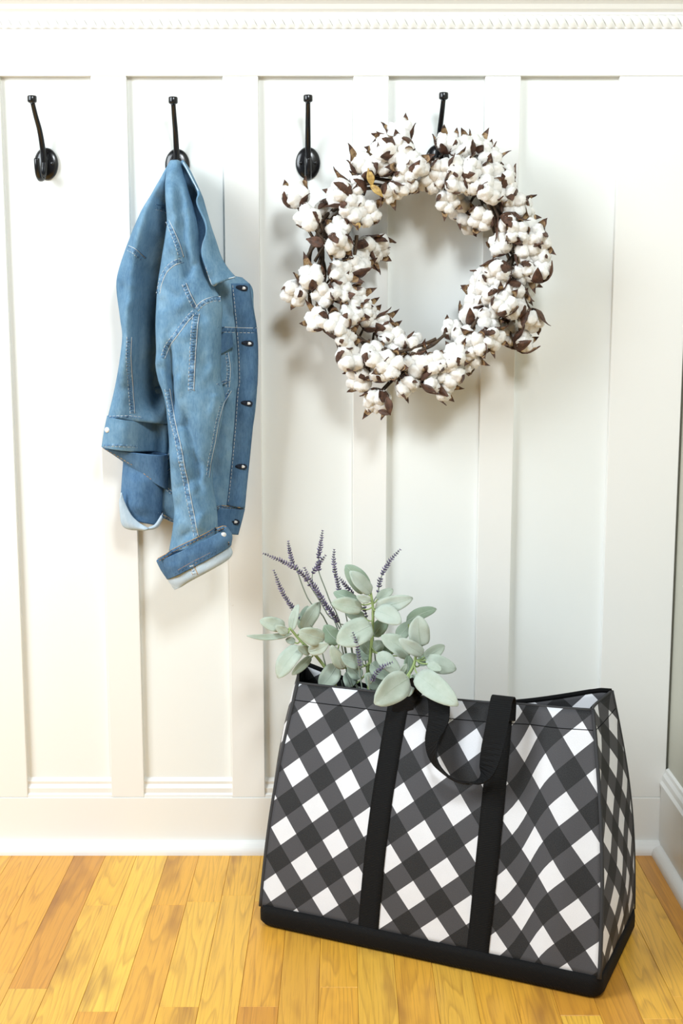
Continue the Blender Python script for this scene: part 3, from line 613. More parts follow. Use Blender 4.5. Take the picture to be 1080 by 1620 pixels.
# pocket flap
fl = [Vector(p) for p in [(-0.2159,-0.0700,0.9513),(-0.1843,-0.0700,0.9519),(-0.1827,-0.0700,0.9294),(-0.1974,-0.0700,0.9206),(-0.2053,-0.0700,0.9168),(-0.2165,-0.0700,0.9137)]]
v = fl + [p + Vector((0, 0.004, 0)) for p in fl]; n = len(fl)
part('pocket_flap', v, [tuple(range(n)), tuple(range(n, 2*n))[::-1]] + [(i, (i+1) % n, n+(i+1) % n, n+i) for i in range(n)], M_DENIM_D, jk, smooth=False)
# buttonholes: navy overcast ring, pale disc in place of the bright wall behind
def buttonhole(c, ln, ang, parent):
    c = Vector(c); c.y = hit(c.x, c.z, c.y) - 0.002
    ring = []; inner = []
    for k in range(22):
        th = 2*math.pi*k/22
        r_ = 0.0034 + 0.0012*math.cos(th)
        px_, pz_ = ln/2*math.cos(th), r_*math.sin(th)
        ca, sa = math.cos(ang), math.sin(ang)
        ring.append(c + Vector((px_*ca - pz_*sa, 0, px_*sa + pz_*ca)))
    v, f = tube_vf(ring + [ring[0]], 0.0015, 6, caps=False); o = part('buttonhole', v, f, M_NAVY, parent)
    cb = c + Vector((math.cos(ang)*0.0026, 0.0004, math.sin(ang)*0.0026))
    S = Matrix.Translation(cb) @ Matrix.Rotation(math.radians(90), 4, 'X') @ Matrix.Diagonal((1.25, 0.95, 1, 1))
    v, f = lathe_vf([(0.0034, -0.0012), (0.0034, 0.0002), (0.0022, 0.0010), (0.0005, 0.0012)], 16, S); part('button', v, f, M_BUTTON, o, label='pale disc in place of wall seen through the buttonhole')  # no button sits here, the disc stands for wall seen through
    # dark slit end
    ce = c - Vector((math.cos(ang)*ln*0.5, 0.0003, math.sin(ang)*ln*0.5)); ce2 = ce + Vector((math.cos(ang)*ln*0.55, 0, math.sin(ang)*ln*0.55))
    v, f = tube_vf([ce, ce2], [0.002, 0.0024], 6); part('slit', v, f, M_NAVY, o)
for c, a in zip([(-0.1671,-0.0680,1.0272),(-0.1587,-0.0680,0.9350)] + [(-0.1611,-0.0680,0.8339),(-0.1720,-0.0680,0.7252),(-0.1861,-0.0680,0.6289)], (-0.15, -0.1, -0.12, -0.05, -0.12)):
    buttonhole(c, 0.018, a, pl)
def snap(c, parent, nrm=(0, -1, 0)):
    q = Vector(nrm).to_track_quat('Z', 'Y').to_matrix().to_4x4()
    S = Matrix.Translation(c) @ q
    v, f = lathe_vf([(0.0048, -0.001), (0.0048, 0.0012), (0.0034, 0.0026), (0.0006, 0.0030)], 18, S); part('button', v, f, M_BUTTON, parent, label='pale round metal cuff button')
c = Vector([(-0.1991,-0.1250,0.6158)][0]); c.y = hit(c.x, c.z, c.y) - 0.001; snap(c, cf, (0.3, -1, 0))
c = Vector([(-0.3979,-0.0700,0.7891)][0]); c.y = hit(c.x, c.z, c.y) - 0.001; snap(c, wb, (-0.5, -1, 0.1))

# ------------------------------------------------------------------ cotton wreath
WC = Vector([(0.1246,-0.0550,1.0562)][0])
wt = empty('cotton_wreath', (WC.x, -0.05, WC.z - 0.24), 'round wreath of white cotton bolls with brown husks hanging on the wall', 'wreath')
RW = random.Random(5)
def ico(sub=2):
    bm = bmesh.new(); bmesh.ops.create_icosphere(bm, subdivisions=sub, radius=1.0)
    v = [q.co.copy() for q in bm.verts]; f = [tuple(x.index for x in q.verts) for q in bm.faces]; bm.free(); return v, f
IV, IF = ico(3)
def boll_mesh(seed):
    r = random.Random(seed); P = []; nl = r.choice([4, 4, 5])
    ph = r.uniform(0, 6)
    for k in range(nl):
        a = ph + 2*math.pi*k/nl + r.uniform(-0.15, 0.15); tilt = 0.45 + r.uniform(-0.1, 0.12)
        c = Vector((math.cos(a)*0.0098, math.sin(a)*0.0098, 0.003 + r.uniform(-0.002, 0.002)))
        ax = Vector((math.cos(a)*math.sin(tilt), math.sin(a)*math.sin(tilt), math.cos(tilt)))
        q = ax.to_track_quat('Z', 'Y').to_matrix(); s = r.uniform(0.92, 1.1)
        v = []
        for p in IV:
            d = 1 + 0.24*noise.noise(p*1.9 + Vector((k*7, seed*3, 0))) + 0.10*noise.noise(p*5 + Vector((seed, k*5, 2)))
            w_ = Vector((p.x*0.0114*s*d, p.y*0.0114*s*d, p.z*0.0142*s*d))
            v.append(c + q @ w_)
        P.append((v, IF))
    # loose fibres
    for k in range(300):
        c = r.choice(P[:nl])[0][r.randrange(len(IV))]; n_ = (c - Vector((0, 0, 0.002))).normalized()
        d = (n_ + Vector((r.gauss(0, .6), r.gauss(0, .6), r.gauss(0, .6)))).normalized()
        s_ = d.orthogonal().normalized()*0.00022; ln = r.uniform(0.0015, 0.0042)
        e = c + d*ln*0.6; e2 = e + (d + Vector((r.gauss(0, .7), r.gauss(0, .7), r.gauss(0, .7)))).normalized()*ln*0.4
        P.append(([c - s_ - d*0.001, c + s_ - d*0.001, e + s_*0.8, e - s_*0.8, e2], [(0, 1, 2, 3), (3, 2, 4)]))
    V, F = merge(P); return mesh_data('cotton_boll', V, F, M_COTTON)
def husk_mesh(seed):
    r = random.Random(100+seed); V = []; F = []; MI = []; nb = r.choice([3, 4, 4, 5]); ph = r.uniform(0, 6)
    for k in range(nb):
        a = ph + 2*math.pi*k/nb + r.uniform(-0.25, 0.25); ln = r.uniform(0.9, 1.25); flare = r.uniform(0.0, 1.0)
        rad = Vector((math.cos(a), math.sin(a), 0)); tan = Vector((-math.sin(a), math.cos(a), 0))
        prof = cr([(0.002, -0.0155), (0.0145, -0.010), (0.0205, 0.000), (0.0210 + 0.003*flare, 0.008*ln), (0.0195 + 0.010*flare, 0.0150*ln), (0.0180 + 0.018*flare, 0.0195*ln)], 9)
        wid = [0.004, 0.0072, 0.0084, 0.0084, 0.0074, 0.0056, 0.0038, 0.0018, 0.0003]
        o = len(V)
        for side in (0, 1):
            for i, (pr, pz) in enumerate(prof):
                for q in (-1, -0.5, 0, 0.5, 1):
                    cup = -0.0030*q*q*(1 if i < 6 else 0.3)
                    V.append(rad*(pr + cup - (0.0012 if side == 0 else 0)*(1 if i < 8 else 0.2)) + tan*(wid[i]*q) + Vector((0, 0, pz)))
        for i in range(8):
            for q in range(4):
                A = o + i*5 + q; B = A + 45
                F.append((A, A+5, A+6, A+1)); MI.append(1 if i < 6 else 0)
                F.append((B, B+1, B+6, B+5)); MI.append(0)
            for q in (0, 4):
                A = o + i*5 + q; F.append((A, A+45, A+50, A+5)); MI.append(0)
    return mesh_data('husk', V, F, [M_HUSK, M_TAN], midx=MI)
BOLLS = [boll_mesh(i) for i in range(7)]; HUSKS = [husk_mesh(i) for i in range(7)]
# x, z of every boll in metres on the hanging plane (columns: x, y, z, size)
boll_pts = [(-0.0769,-0.0600,1.1761),(-0.0539,-0.0600,1.1411),(-0.0235,-0.0300,1.1559),(0.0399,-0.0600,1.2252),(0.0733,-0.0600,1.2536),(0.0983,-0.0600,1.2780),(0.0985,-0.0600,1.2496),(0.0672,-0.0600,1.2272),(0.1228,-0.0600,1.2252),(0.1051,-0.0600,1.2007),(0.0821,-0.0600,1.1863),(0.0242,-0.0600,1.1884),(0.0011,-0.0600,1.1822),(0.0169,-0.0600,1.1576),(0.0422,-0.0600,1.1493),(-0.0021,-0.0600,1.1246),(-0.0064,-0.0600,1.1018),(0.0392,-0.0600,1.0914),(0.0580,-0.0300,1.0951),(0.0223,-0.0600,1.0643),(-0.0043,-0.0600,1.0518),(-0.0500,-0.0600,1.0435),(-0.0767,-0.0600,1.0204),(-0.0298,-0.0600,1.0162),(-0.0043,-0.0600,1.0204),(0.0213,-0.0600,1.0099),(0.0395,-0.0600,0.9888),(0.0150,-0.0600,0.9825),(-0.0395,-0.0600,0.9741),(-0.0086,-0.0600,0.9656),(0.0470,-0.0600,0.9720),(0.0685,-0.0600,0.9635),(0.0064,-0.0600,0.9402),(0.0760,-0.0600,0.9487),(0.0932,-0.0600,0.9381),(0.0107,-0.0600,0.9083),(0.0323,-0.0600,0.8762),(0.0537,-0.0600,0.9125),(0.0817,-0.0600,0.8976),(0.0678,-0.0600,0.8847),(0.1088,-0.0600,0.8655),(0.0615,-0.0600,0.8397),(0.1289,-0.0600,0.8997),(0.1233,-0.0600,0.9295),(0.1611,-0.0600,0.9018),(0.1507,-0.0600,0.8697),(0.1746,-0.0600,0.8569),(0.1871,-0.0600,0.8847),(0.1932,-0.0600,0.9125),(0.2158,-0.0600,0.9083),(0.2067,-0.0600,0.9444),(0.1862,-0.0600,0.9550),(0.2273,-0.0600,0.9317),(0.1748,-0.0600,1.2618),(0.2032,-0.0600,1.2536),(0.2272,-0.0600,1.2557),(0.2432,-0.0600,1.2394),(0.1545,-0.0600,1.2048),(0.1680,-0.0600,1.2211),(0.1911,-0.0600,1.2211),(0.1893,-0.0600,1.2007),(0.2121,-0.0600,1.2191),(0.2188,-0.0600,1.1925),(0.2437,-0.0600,1.2109),(0.2431,-0.0600,1.1863),(0.2691,-0.0600,1.2048),(0.2758,-0.0600,1.1843),(0.2867,-0.0600,1.1658),(0.3038,-0.0300,1.1559),(0.1760,-0.0600,1.1699),(0.1945,-0.0300,1.1684),(0.2344,-0.0600,1.1432),(0.2163,-0.0300,1.1433),(0.2778,-0.0600,1.1349),(0.2930,-0.0600,1.1184),(0.3132,-0.0600,1.1142),(0.3272,-0.0600,1.1039),(0.2669,-0.0600,1.0976),(0.3117,-0.0600,1.0873),(0.3310,-0.0600,1.0769),(0.3082,-0.0600,1.0539),(0.3316,-0.0600,1.0518),(0.2635,-0.0600,1.0539),(0.2383,-0.0600,1.0351),(0.2597,-0.0600,1.0309),(0.2345,-0.0600,1.0120),(0.2558,-0.0600,1.0120),(0.2887,-0.0600,1.0183),(0.2731,-0.0600,0.9994),(0.2903,-0.0600,0.9931),(0.3130,-0.0300,1.0295),(0.3206,-0.0600,0.9762),(0.2200,-0.0600,0.9825),(0.2469,-0.0600,0.9741),(0.2549,-0.0600,0.9444),(0.3065,-0.0600,0.9359),(0.2852,-0.0400,0.9505),(0.1133,-0.0600,1.2272),(0.1273,-0.0400,1.2068),(0.0626,-0.0600,0.8397)]
RMID = 0.170; RHALF = 0.075
ringR = 0.170
for i, p in enumerate(boll_pts):
    p = Vector(p); rel = Vector((p.x - WC.x, 0, p.z - WC.z)); rr = rel.length; rad = rel.normalized()
    e = (rr - RMID)/RHALF
    near = -p.y > 0.05
    dep = (0.050 + 0.048*max(0.0, 1 - e*e) + RW.uniform(-0.010, 0.012)) if near else -p.y
    k_ = (2.222-dep)/(2.222+p.y)
    p = Vector((p.x*k_, -dep, 0.98 + (p.z-0.98)*k_)) if near else Vector(p)
    ax = (rad*(0.9*e + RW.gauss(0, .35)) + Vector((0, -1, 0))*RW.uniform(0.35, 1.1) + Vector((-rad.z, 0, rad.x))*RW.gauss(0, .55)).normalized()
    q = ax.to_track_quat('Z', 'Y') @ Matrix.Rotation(RW.uniform(0, 6.28), 3, 'Z').to_quaternion()
    o = bpy.data.objects.new('cotton_boll', BOLLS[i % 7]); link(o, wt); o.location = p - ORG[wt.name]
    o.rotation_mode = 'QUATERNION'; o.rotation_quaternion = q; s = RW.uniform(0.90, 1.18); o.scale = (s, s, s)
    hk = bpy.data.objects.new('husk', HUSKS[(i*3+1) % 7]); link(hk, o); hk.rotation_euler = (0, 0, RW.uniform(0, 6.28)); hs_ = RW.uniform(0.94, 1.14); hk.scale = (hs_, hs_, hs_)
    # short woody stem back to the ring
    ang = math.atan2(rel.z, rel.x) + RW.uniform(0.1, 0.3)
    root = Vector((WC.x + math.cos(ang)*ringR, -0.045, WC.z + math.sin(ang)*ringR))
    b0 = p - ax*0.014
    mid = b0.lerp(root, 0.5) - ax*0.006
    v, f = tube_vf(cr([tuple(b0), tuple(mid), tuple(root)], 8), [0.0016 + 0.0002*j for j in range(8)], 6); part('stem', v, f, M_TWIG, wt, fix=False)
# twisted vine ring
for k in range(7):
    pts = []
    a0 = RW.uniform(0, 6.28); tw = RW.choice([5, 6, 7]); rr0 = RW.uniform(0.008, 0.017)
    for i in range(97):
        th = 2*math.pi*i/96; ph = a0 + tw*th
        r_ = ringR + rr0*math.cos(ph) + 0.006*math.sin(3*th + k); pts.append((WC.x + r_*math.cos(th), -0.042 + 0.9*rr0*math.sin(ph), WC.z + r_*math.sin(th)))
    v, f = tube_vf(pts, RW.uniform(0.0028, 0.0042), 6, caps=False); part('vine', v, f, M_TWIG, wt, fix=False)
# bare twigs that show
for pts in ([(-0.0646,-0.0850,1.1555),(-0.0418,-0.0850,1.1198),(-0.0189,-0.0850,1.0891),(-0.0042,-0.0850,1.0685)], [(-0.0366,-0.0800,1.1355),(-0.0262,-0.0800,1.1099),(-0.0105,-0.0800,1.0863)], [(0.0115,-0.0850,1.1331),(0.0094,-0.0850,1.1065),(0.0073,-0.0850,1.0840)], [(0.0252,-0.0800,1.1130),(0.0231,-0.0800,1.0924),(0.0210,-0.0800,1.0739)],
            [(0.2363,-0.0950,1.1689),(0.2471,-0.0950,1.1446),(0.2559,-0.0950,1.1182)], [(0.2431,-0.0900,1.1713),(0.2560,-0.0900,1.1450),(0.2628,-0.0900,1.1185)], [(0.0211,-0.0900,0.9491),(0.0529,-0.0900,0.9323),(0.0899,-0.0900,0.9219)], [(0.0632,-0.1000,0.9253),(0.0948,-0.1000,0.9221),(0.1263,-0.1000,0.9305),(0.1577,-0.1000,0.9430)], [(0.1159,-0.1000,0.9179),(0.1473,-0.1000,0.9305),(0.1734,-0.1000,0.9513)],
            [(0.2158,-0.0950,0.9596),(0.2291,-0.0950,0.9804),(0.2414,-0.0950,0.9960)], [(0.2731,-0.0900,1.0219),(0.2852,-0.0900,1.0426),(0.2785,-0.0900,1.0632)], [(0.0851,-0.0850,1.2223),(0.1089,-0.0850,1.2203),(0.1161,-0.0850,1.2284)], [(0.0998,-0.0800,1.2209),(0.1039,-0.0800,1.2370),(0.1090,-0.0800,1.2410)]):
    L_ = cr(pts, 14); v, f = tube_vf(L_, [0.0030 + 0.0004*math.sin(i) for i in range(14)], 7); part('twig', v, f, M_TWIG, wt, fix=False)
def leaf_vf(base, tip, width, normal, bend=0.0, fold=0.25, nl=11, nw=7, tipround=0.5, curl=0.0, curve=0.0):
    base = Vector(base); tip = Vector(tip); ax = tip - base; L = ax.length; ax.normalize()
    n = Vector(normal); n = (n - ax*n.dot(ax)).normalized(); s = ax.cross(n)
    V = []
    for i in range(nl):
        u = i/(nl-1)
        wv = width/2*(max(0.0, 1-abs(2*u**0.80-1)**2.3)**0.62 if tipround else math.sin(math.pi*min(1, u*0.93+0.07))**1.0*(1-0.35*u))
        if u >= 1: wv = width*0.05
        wv = max(wv, width*0.035)
        for k in range(nw):
            q = k/(nw-1)*2-1
            h = -bend*L*(u-0.5)**2*4 + bend*L + fold*abs(q)*wv + curl*wv*math.sin(u*9+q*2)*0.25*abs(q)
            V.append(base + ax*(L*u) + s*(wv*q + curve*L*math.sin(math.pi*u)) + n*h)
    F = [(i*nw+k, i*nw+k+1, (i+1)*nw+k+1, (i+1)*nw+k) for i in range(nl-1) for k in range(nw-1)]
    return V, F
for (b, tp), wd, mt in (([(0.0491,-0.1200,1.1896),(0.0429,-0.1200,1.2164)], 0.015, M_GOLD), ([(0.0470,-0.1200,1.1896),(0.0676,-0.1200,1.1706)], 0.014, M_GOLD), ([(0.0289,-0.1100,1.1313),(0.0248,-0.1100,1.1192)], 0.010, M_GOLD), ([(-0.0292,-0.0900,1.0960),(-0.0585,-0.0900,1.1062)], 0.022, M_HUSK), ([(0.0612,-0.1100,0.8239),(0.0824,-0.1100,0.8176)], 0.012, M_HUSK), ([(0.0759,-0.1100,0.8471),(0.0813,-0.1100,0.8165)], 0.016, M_HUSK)):
    V, F = leaf_vf(b, tp, wd, (0.1, -1, 0.2), 0.08, 0.3, tipround=0); part('leaf', V, F, mt, wt, solid=0.001)

# ------------------------------------------------------------------ checked tote bag
BO = Vector((-0.134, -0.293, 0)); EX = Vector((0.911, -0.413, 0)).normalized(); EY = Vector((0.413, 0.911, 0)).normalized()
def bw(x, y, z): return BO + EX*x + EY*y + Vector((0, 0, z))
BWID, BDEP, BAND = 0.557, 0.245, 0.037
bag = empty('tote_bag', tuple(bw(BWID/2, BDEP/2, 0)), 'black and white buffalo check tote bag with black straps standing on the floor', 'bag')
def lerp3(a, b, t): return tuple(a[i] + (b[i]-a[i])*t for i in range(3))
C0 = {'FL': (0.002, 0.002, BAND-0.003), 'FR': (0.555, 0.002, BAND-0.003), 'BR': (0.555, BDEP-0.002, BAND-0.003), 'BL': (0.002, BDEP-0.002, BAND-0.003)}
C1 = {'FL': (0.015, 0.117, 0.379), 'FR': (0.5023, 0.140, 0.390), 'BR': (0.507, 0.247, 0.391), 'BL': (-0.020, 0.205, 0.388)}
def corner(nm, t):
    p = list(lerp3(C0[nm], C1[nm], t))
    b = math.sin(math.pi*t)
    if nm == 'FL': p[0] -= 0.004*b; p[1] -= 0.012*b
    if nm == 'FR': p[1] -= 0.016*b; p[0] += 0.012*b
    if nm == 'BR': p[0] += 0.012*b
    if nm == 'BL': p[0] -= 0.010*b
    return p
def g(x, c, w_): return math.exp(-((x-c)/w_)**2)
def P_front(s, t):
    p = list(lerp3(corner('FL', t), corner('FR', t), s))
    p[1] += -0.012*math.sin(math.pi*s)*math.sin(math.pi*t) + 0.012*g(s, 0.795, 0.06)*t**0.7*(1-0.6*t*t) - 0.010*g(s, 0.9, 0.05)*t*(1-t)*3 + 0.006*g(s, 0.2, 0.09)*g(t, 0.5, 0.4)
    p[2] += -0.004*math.sin(math.pi*s)*t
    return p
def P_back(s, t):
    p = list(lerp3(corner('BL', t), corner('BR', t), s))
    p[1] += 0.004*math.sin(math.pi*s)*math.sin(math.pi*t) - 0.02*math.sin(math.pi*s)*t*t
    p[2] -= 0.040*math.sin(math.pi*min(1, s*1.04))**1.0*t**3
    return p
def P_right(s, t):
    p = list(lerp3(corner('FR', t), corner('BR', t), s))
    b = math.sin(math.pi*s)
    p[0] += (0.012*math.sin(math.pi*t*0.9) - 0.014*t*t)*b + 0.006*math.sin(7*t+2*s)*b*math.sin(math.pi*t)
    p[2] -= 0.008*b*t
    return p
def P_left(s, t):
    p = list(lerp3(corner('BL', t), corner('FL', t), s))
    b = math.sin(math.pi*s); p[0] -= 0.022*b*math.sin(math.pi*min(1, t*0.85+0.1))
    return p
def panel(name, fn, ucoord, ns=40, nt=36, mat=M_CHECK, inset=0.0, t0=0.0, t1=1.0):
    V = []; UV = []
    cxy = (0.26, 0.19)
    for i in range(nt+1):
        t_ = t0 + (t1-t0)*i/nt
        for k in range(ns+1):
            s = k/ns; p = fn(s, t_)
            if inset:
                d = Vector((cxy[0]-p[0], cxy[1]-p[1])); L = d.length; sx = inset/max(0.05, L); p = (p[0]+d.x*sx, p[1]+d.y*sx, p[2])
            V.append(bw(*p)); vs = 0.033/(1+math.exp(-(s-0.80)/0.022)) if fn is P_front else 0.0
            UV.append((ucoord(s, t_, p), (1-t_)*0.372 + vs))
    F = [(i*(ns+1)+k, i*(ns+1)+k+1, (i+1)*(ns+1)+k+1, (i+1)*(ns+1)+k) for i in range(nt) for k in range(ns)]
    return V, F, UV
def add_panel(name, fn, uc, **k):
    V, F, UV = panel(name, fn, uc, **k); return part(name, V, F, M_CHECK, bag, uvs=UV, solid=0.0028, fix=False)
def u_front(s, t, p):
    # cloth gathers in the vertical buckle right of the second strap
    st = 1/(1+math.exp(-(s-0.80)/0.022)); return p[0] + 0.026*st
fp = add_panel('front_panel', P_front, u_front, ns=64)
add_panel('back_panel', P_back, lambda s, t, p: p[0])
add_panel('side_panel', P_right, lambda s, t, p: 0.60 + p[1]*1.1)
add_panel('side_panel', P_left, lambda s, t, p: -p[1])
LV = []
for fn in (P_front, P_back, P_right, P_left):
    V, F, UV = panel('lining', fn, lambda s, t, p: 0, ns=24, nt=20, inset=0.006, t1=0.995 if fn is not P_back else 0.93); LV.append((V, F))
LV.append(([bw(0.01, 0.01, 0.04), bw(0.547, 0.01, 0.04), bw(0.547, BDEP-0.01, 0.04), bw(0.01, BDEP-0.01, 0.04)], [(0, 1, 2, 3)]))
V, F = merge(LV); part('lining', V, F, M_LINING, bag, fix=False, label='black inside lining')
# inner facing of the back rim in the same check
V, F, UV = panel('facing', P_back, lambda s, t, p: p[0]+0.02, ns=40, nt=6, inset=0.007, t0=0.92, t1=0.995); part('facing', V, F, M_CHECK, bag, uvs=UV, fix=False)
# black canvas base with rounded corners
def rrect(x0, x1, y0, y1, r, n=6):
    out = []
    for cx_, cy_, a0 in ((x1-r, y0+r, -90), (x1-r, y1-r, 0), (x0+r, y1-r, 90), (x0+r, y0+r, 180)):
        for i in range(n+1):
            a = math.radians(a0 + 90*i/n); out.append((cx_+r*math.cos(a), cy_+r*math.sin(a)))
    return out
rings = []
for ins, z in ((0.006, 0.0), (0.001, 0.0035), (-0.003, 0.010), (-0.003, 0.026), (-0.002, BAND), (0.002, BAND+0.0008), (0.006, BAND-0.004)):
    rings.append([bw(a, b, z) for a, b in rrect(ins, BWID-ins, ins, BDEP-ins, 0.018)])
n = len(rings[0]); V = [p for r_ in rings for p in r_]
F = [(i*n+k, i*n+(k+1) % n, (i+1)*n+(k+1) % n, (i+1)*n+k) for i in range(len(rings)-1) for k in range(n)] + [tuple(range(n))[::-1], tuple((len(rings)-1)*n+k for k in range(n))]
part('base', V, F, M_BASE, bag, label='black canvas bottom band')
# piping down the corners and around the rim
for nm in ('FL', 'FR', 'BR', 'BL'):
    pts = [bw(*corner(nm, i/24)) for i in range(25)]
    v, f = tube_vf(pts, 0.0032, 8); part('piping', v, f, M_PIPING, bag, fix=False)
for fn, m_ in ((P_front, M_PIPING), (P_right, M_PIPING), (P_left, M_PIPING), (P_back, M_LINING)):
    pts = [bw(*fn(i/32, 1.0)) for i in range(33)]
    v, f = tube_vf(pts, 0.0022 if fn is not P_back else 0.0038, 8); part('rim_binding', v, f, m_, bag, fix=False)
# hem stitch line below the rim
for fn in (P_front, P_right):
    pts = [bw(*fn(i/60, 0.925)) - EY*0.0016 for i in range(61)] if fn is P_front else [bw(*fn(i/30, 0.925)) + EX*0.0016 for i in range(31)]
    v, f = tube_vf(pts, 0.0007, 5); part('hem_stitching', v, f, M_LINING, bag, fix=False)
# two webbing straps sewn down the front
SW = 0.034
def strap(s0, s1, t_top):
    V = []; nt = 40
    for i in range(nt+1):
        t_ = t_top*i/nt; sc_ = s0 + (s1-s0)*t_
        for k, q in enumerate((-1, -0.5, 0, 0.5, 1)):
            hw = SW/2/(BWID - 0.07*t_)
            p = bw(*P_front(min(1, sc_+q*hw), t_)); V.append(p - EY*0.0032)
    for i in range(nt+1):
        for k in range(5): V.append(V[i*5+k] + EY*0.0022)
    o = (nt+1)*5
    F = [(i*5+k, i*5+k+1, (i+1)*5+k+1, (i+1)*5+k) for i in range(nt) for k in range(4)]
    F += [(o+i*5+k, o+(i+1)*5+k, o+(i+1)*5+k+1, o+i*5+k+1) for i in range(nt) for k in range(4)]
    for i in range(nt):
        F += [(i*5, (i+1)*5, o+(i+1)*5, o+i*5), (i*5+4, o+i*5+4, o+(i+1)*5+4, (i+1)*5+4)]
    part('strap', V, F, M_WEB, bag, smooth=True)
strap(0.345, 0.368, 1.0); strap(0.668, 0.712, 1.0)
def ribbon(name, pts, wv, thick=0.0024, n=70):
    P = cr(pts, n); W = cr(wv, n); V = []
    for i in range(n):
        p = Vector(P[i]); w_ = Vector(W[i]); t_ = (Vector(P[min(i+1, n-1)]) - Vector(P[max(i-1, 0)])).normalized()
        w_ = w_ - t_*w_.dot(t_); w_ = w_.normalized()*SW/2; nn = t_.cross(w_).normalized()*thick/2
        V += [p-w_-nn, p+w_-nn, p+w_+nn, p-w_+nn]
    F = [(i*4+k, i*4+(k+1) % 4, (i+1)*4+(k+1) % 4, (i+1)*4+k) for i in range(n-1) for k in range(4)] + [(0, 1, 2, 3), tuple((n-1)*4+k for k in (3, 2, 1, 0))]
    part(name, V, F, M_WEB, bag, smooth=False, label='black webbing carry handle')
ribbon('handle', [(0.0969,-0.2760,0.3539),(0.1028,-0.2760,0.3811),(0.1249,-0.2740,0.3992),(0.1492,-0.3000,0.3947),(0.1516,-0.3250,0.3625),(0.1407,-0.3450,0.3315),(0.1448,-0.3720,0.3067),(0.1673,-0.3940,0.2887),(0.1950,-0.4040,0.2865),(0.2159,-0.4100,0.3047),(0.2271,-0.3980,0.3419),(0.2374,-0.3780,0.3798),(0.2459,-0.3520,0.4025),(0.2530,-0.3360,0.3935),(0.2516,-0.3440,0.3637)],
       [(1,-.2,0),(1,-.2,0),(1,.0,-.1),(1,-.3,-.1),(1,-.5,0),(.55,-1,.1),(.2,-1,.25),(.05,-1,.35),(.1,-1,.5),(.7,-.9,.35),(1,-.4,.15),(1,-.3,.1),(1,-.35,0),(1,-.4,0),(1,-.45,0)])

# ------------------------------------------------------------------ lamb's ear sprigs and lavender in the bag
FLOORZ = 0.043
def sprig(label, stem_pts, leaves, seed):
    st = stem_pts; root = Vector(st[0])
    o = empty('lambs_ear_sprig', tuple(root), label, 'plant', 'silvery leaved sprigs in the tote bag')
    L_ = cr(st, 26); v, f = tube_vf(L_, [0.0034 - 0.0014*i/25 for i in range(26)], 8); part('stem', v, f, M_STEM, o, fix=False)
    r = random.Random(seed)
    for (b, tp), wd, dark, bend in leaves:
        b = Vector(b); tp = Vector(tp)
        nrm = Vector((r.uniform(-.35, .35), -1, r.uniform(0.0, .7)))
        V, F = leaf_vf(b, tp, wd*1.08, nrm, bend, 0.18, 13, 7, curl=0.5, curve=r.uniform(-.05, .05))
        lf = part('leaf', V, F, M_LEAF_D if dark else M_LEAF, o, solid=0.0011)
        # raised midrib
        mid = [Vector(V[i*7+3]) - Vector((0, 0.0006, 0)) for i in range(12)]
        v, f = tube_vf(mid, [0.0009 - 0.00006*i for i in range(12)], 5); part('midrib', v, f, M_LEAF, lf, fix=False)
        # petiole to the nearest point of the stem
        near = min(L_[6:], key=lambda q: (Vector(q)-b).length)
        if (Vector(near)-b).length > 0.004 and (Vector(near)-b).length < 0.09:
            v, f = tube_vf(cr([tuple(near), tuple(b.lerp(Vector(near), .5) - Vector((0, 0, .003))), tuple(b + (tp-b)*0.05)], 7), 0.0013, 6); part('leaf_stalk', v, f, M_STEM, lf, fix=False)
    return o
sprig('pale lamb\'s ear sprig leaning out over the left corner of the tote bag',
      [(0.03, -0.17, FLOORZ)] + [(-0.0106,-0.1650,0.3638),(-0.0248,-0.1650,0.3931),(-0.0466,-0.1650,0.4222),(-0.0687,-0.1650,0.4440),(-0.0862,-0.1650,0.4657)],
      [([(-0.0672,-0.1800,0.4378),(-0.1051,-0.2000,0.3894)], .031, 0, .10), ([(-0.0943,-0.1650,0.4671),(-0.1361,-0.1700,0.4792)], .022, 0, .10), ([(-0.0828,-0.1650,0.4556),(-0.1566,-0.1900,0.4584)], .010, 0, -.05), ([(-0.0827,-0.1650,0.4614),(-0.0718,-0.1600,0.5049)], .015, 0, .08),
       ([(-0.0285,-0.1900,0.4523),(-0.0706,-0.2000,0.4691)], .028, 0, .08), ([(-0.0551,-0.1900,0.4319),(-0.0215,-0.1950,0.4461)], .018, 0, .06), ([(-0.0652,-0.1500,0.4590),(-0.0373,-0.1400,0.5039)], .024, 0, .08), ([(-0.0684,-0.1400,0.4558),(-0.0571,-0.1300,0.4954)], .017, 1, .06),
       ([(-0.0018,-0.1500,0.4357),(-0.0291,-0.1500,0.4663)], .028, 1, .06), ([(-0.0895,-0.1800,0.4601),(-0.1087,-0.1850,0.4743)], .014, 0, .05), ([(-0.0510,-0.1600,0.4154),(-0.0832,-0.1650,0.3850)], .014, 1, .14), ([(-0.0078,-0.1700,0.4032),(-0.0360,-0.1750,0.3661)], .030, 0, .06), ([(-0.0526,-0.1800,0.4263),(-0.0728,-0.2000,0.4424)], .014, 0, .05), ([(-0.0778,-0.1600,0.4391),(-0.0936,-0.1600,0.4445)], .012, 0, .05)], 1)
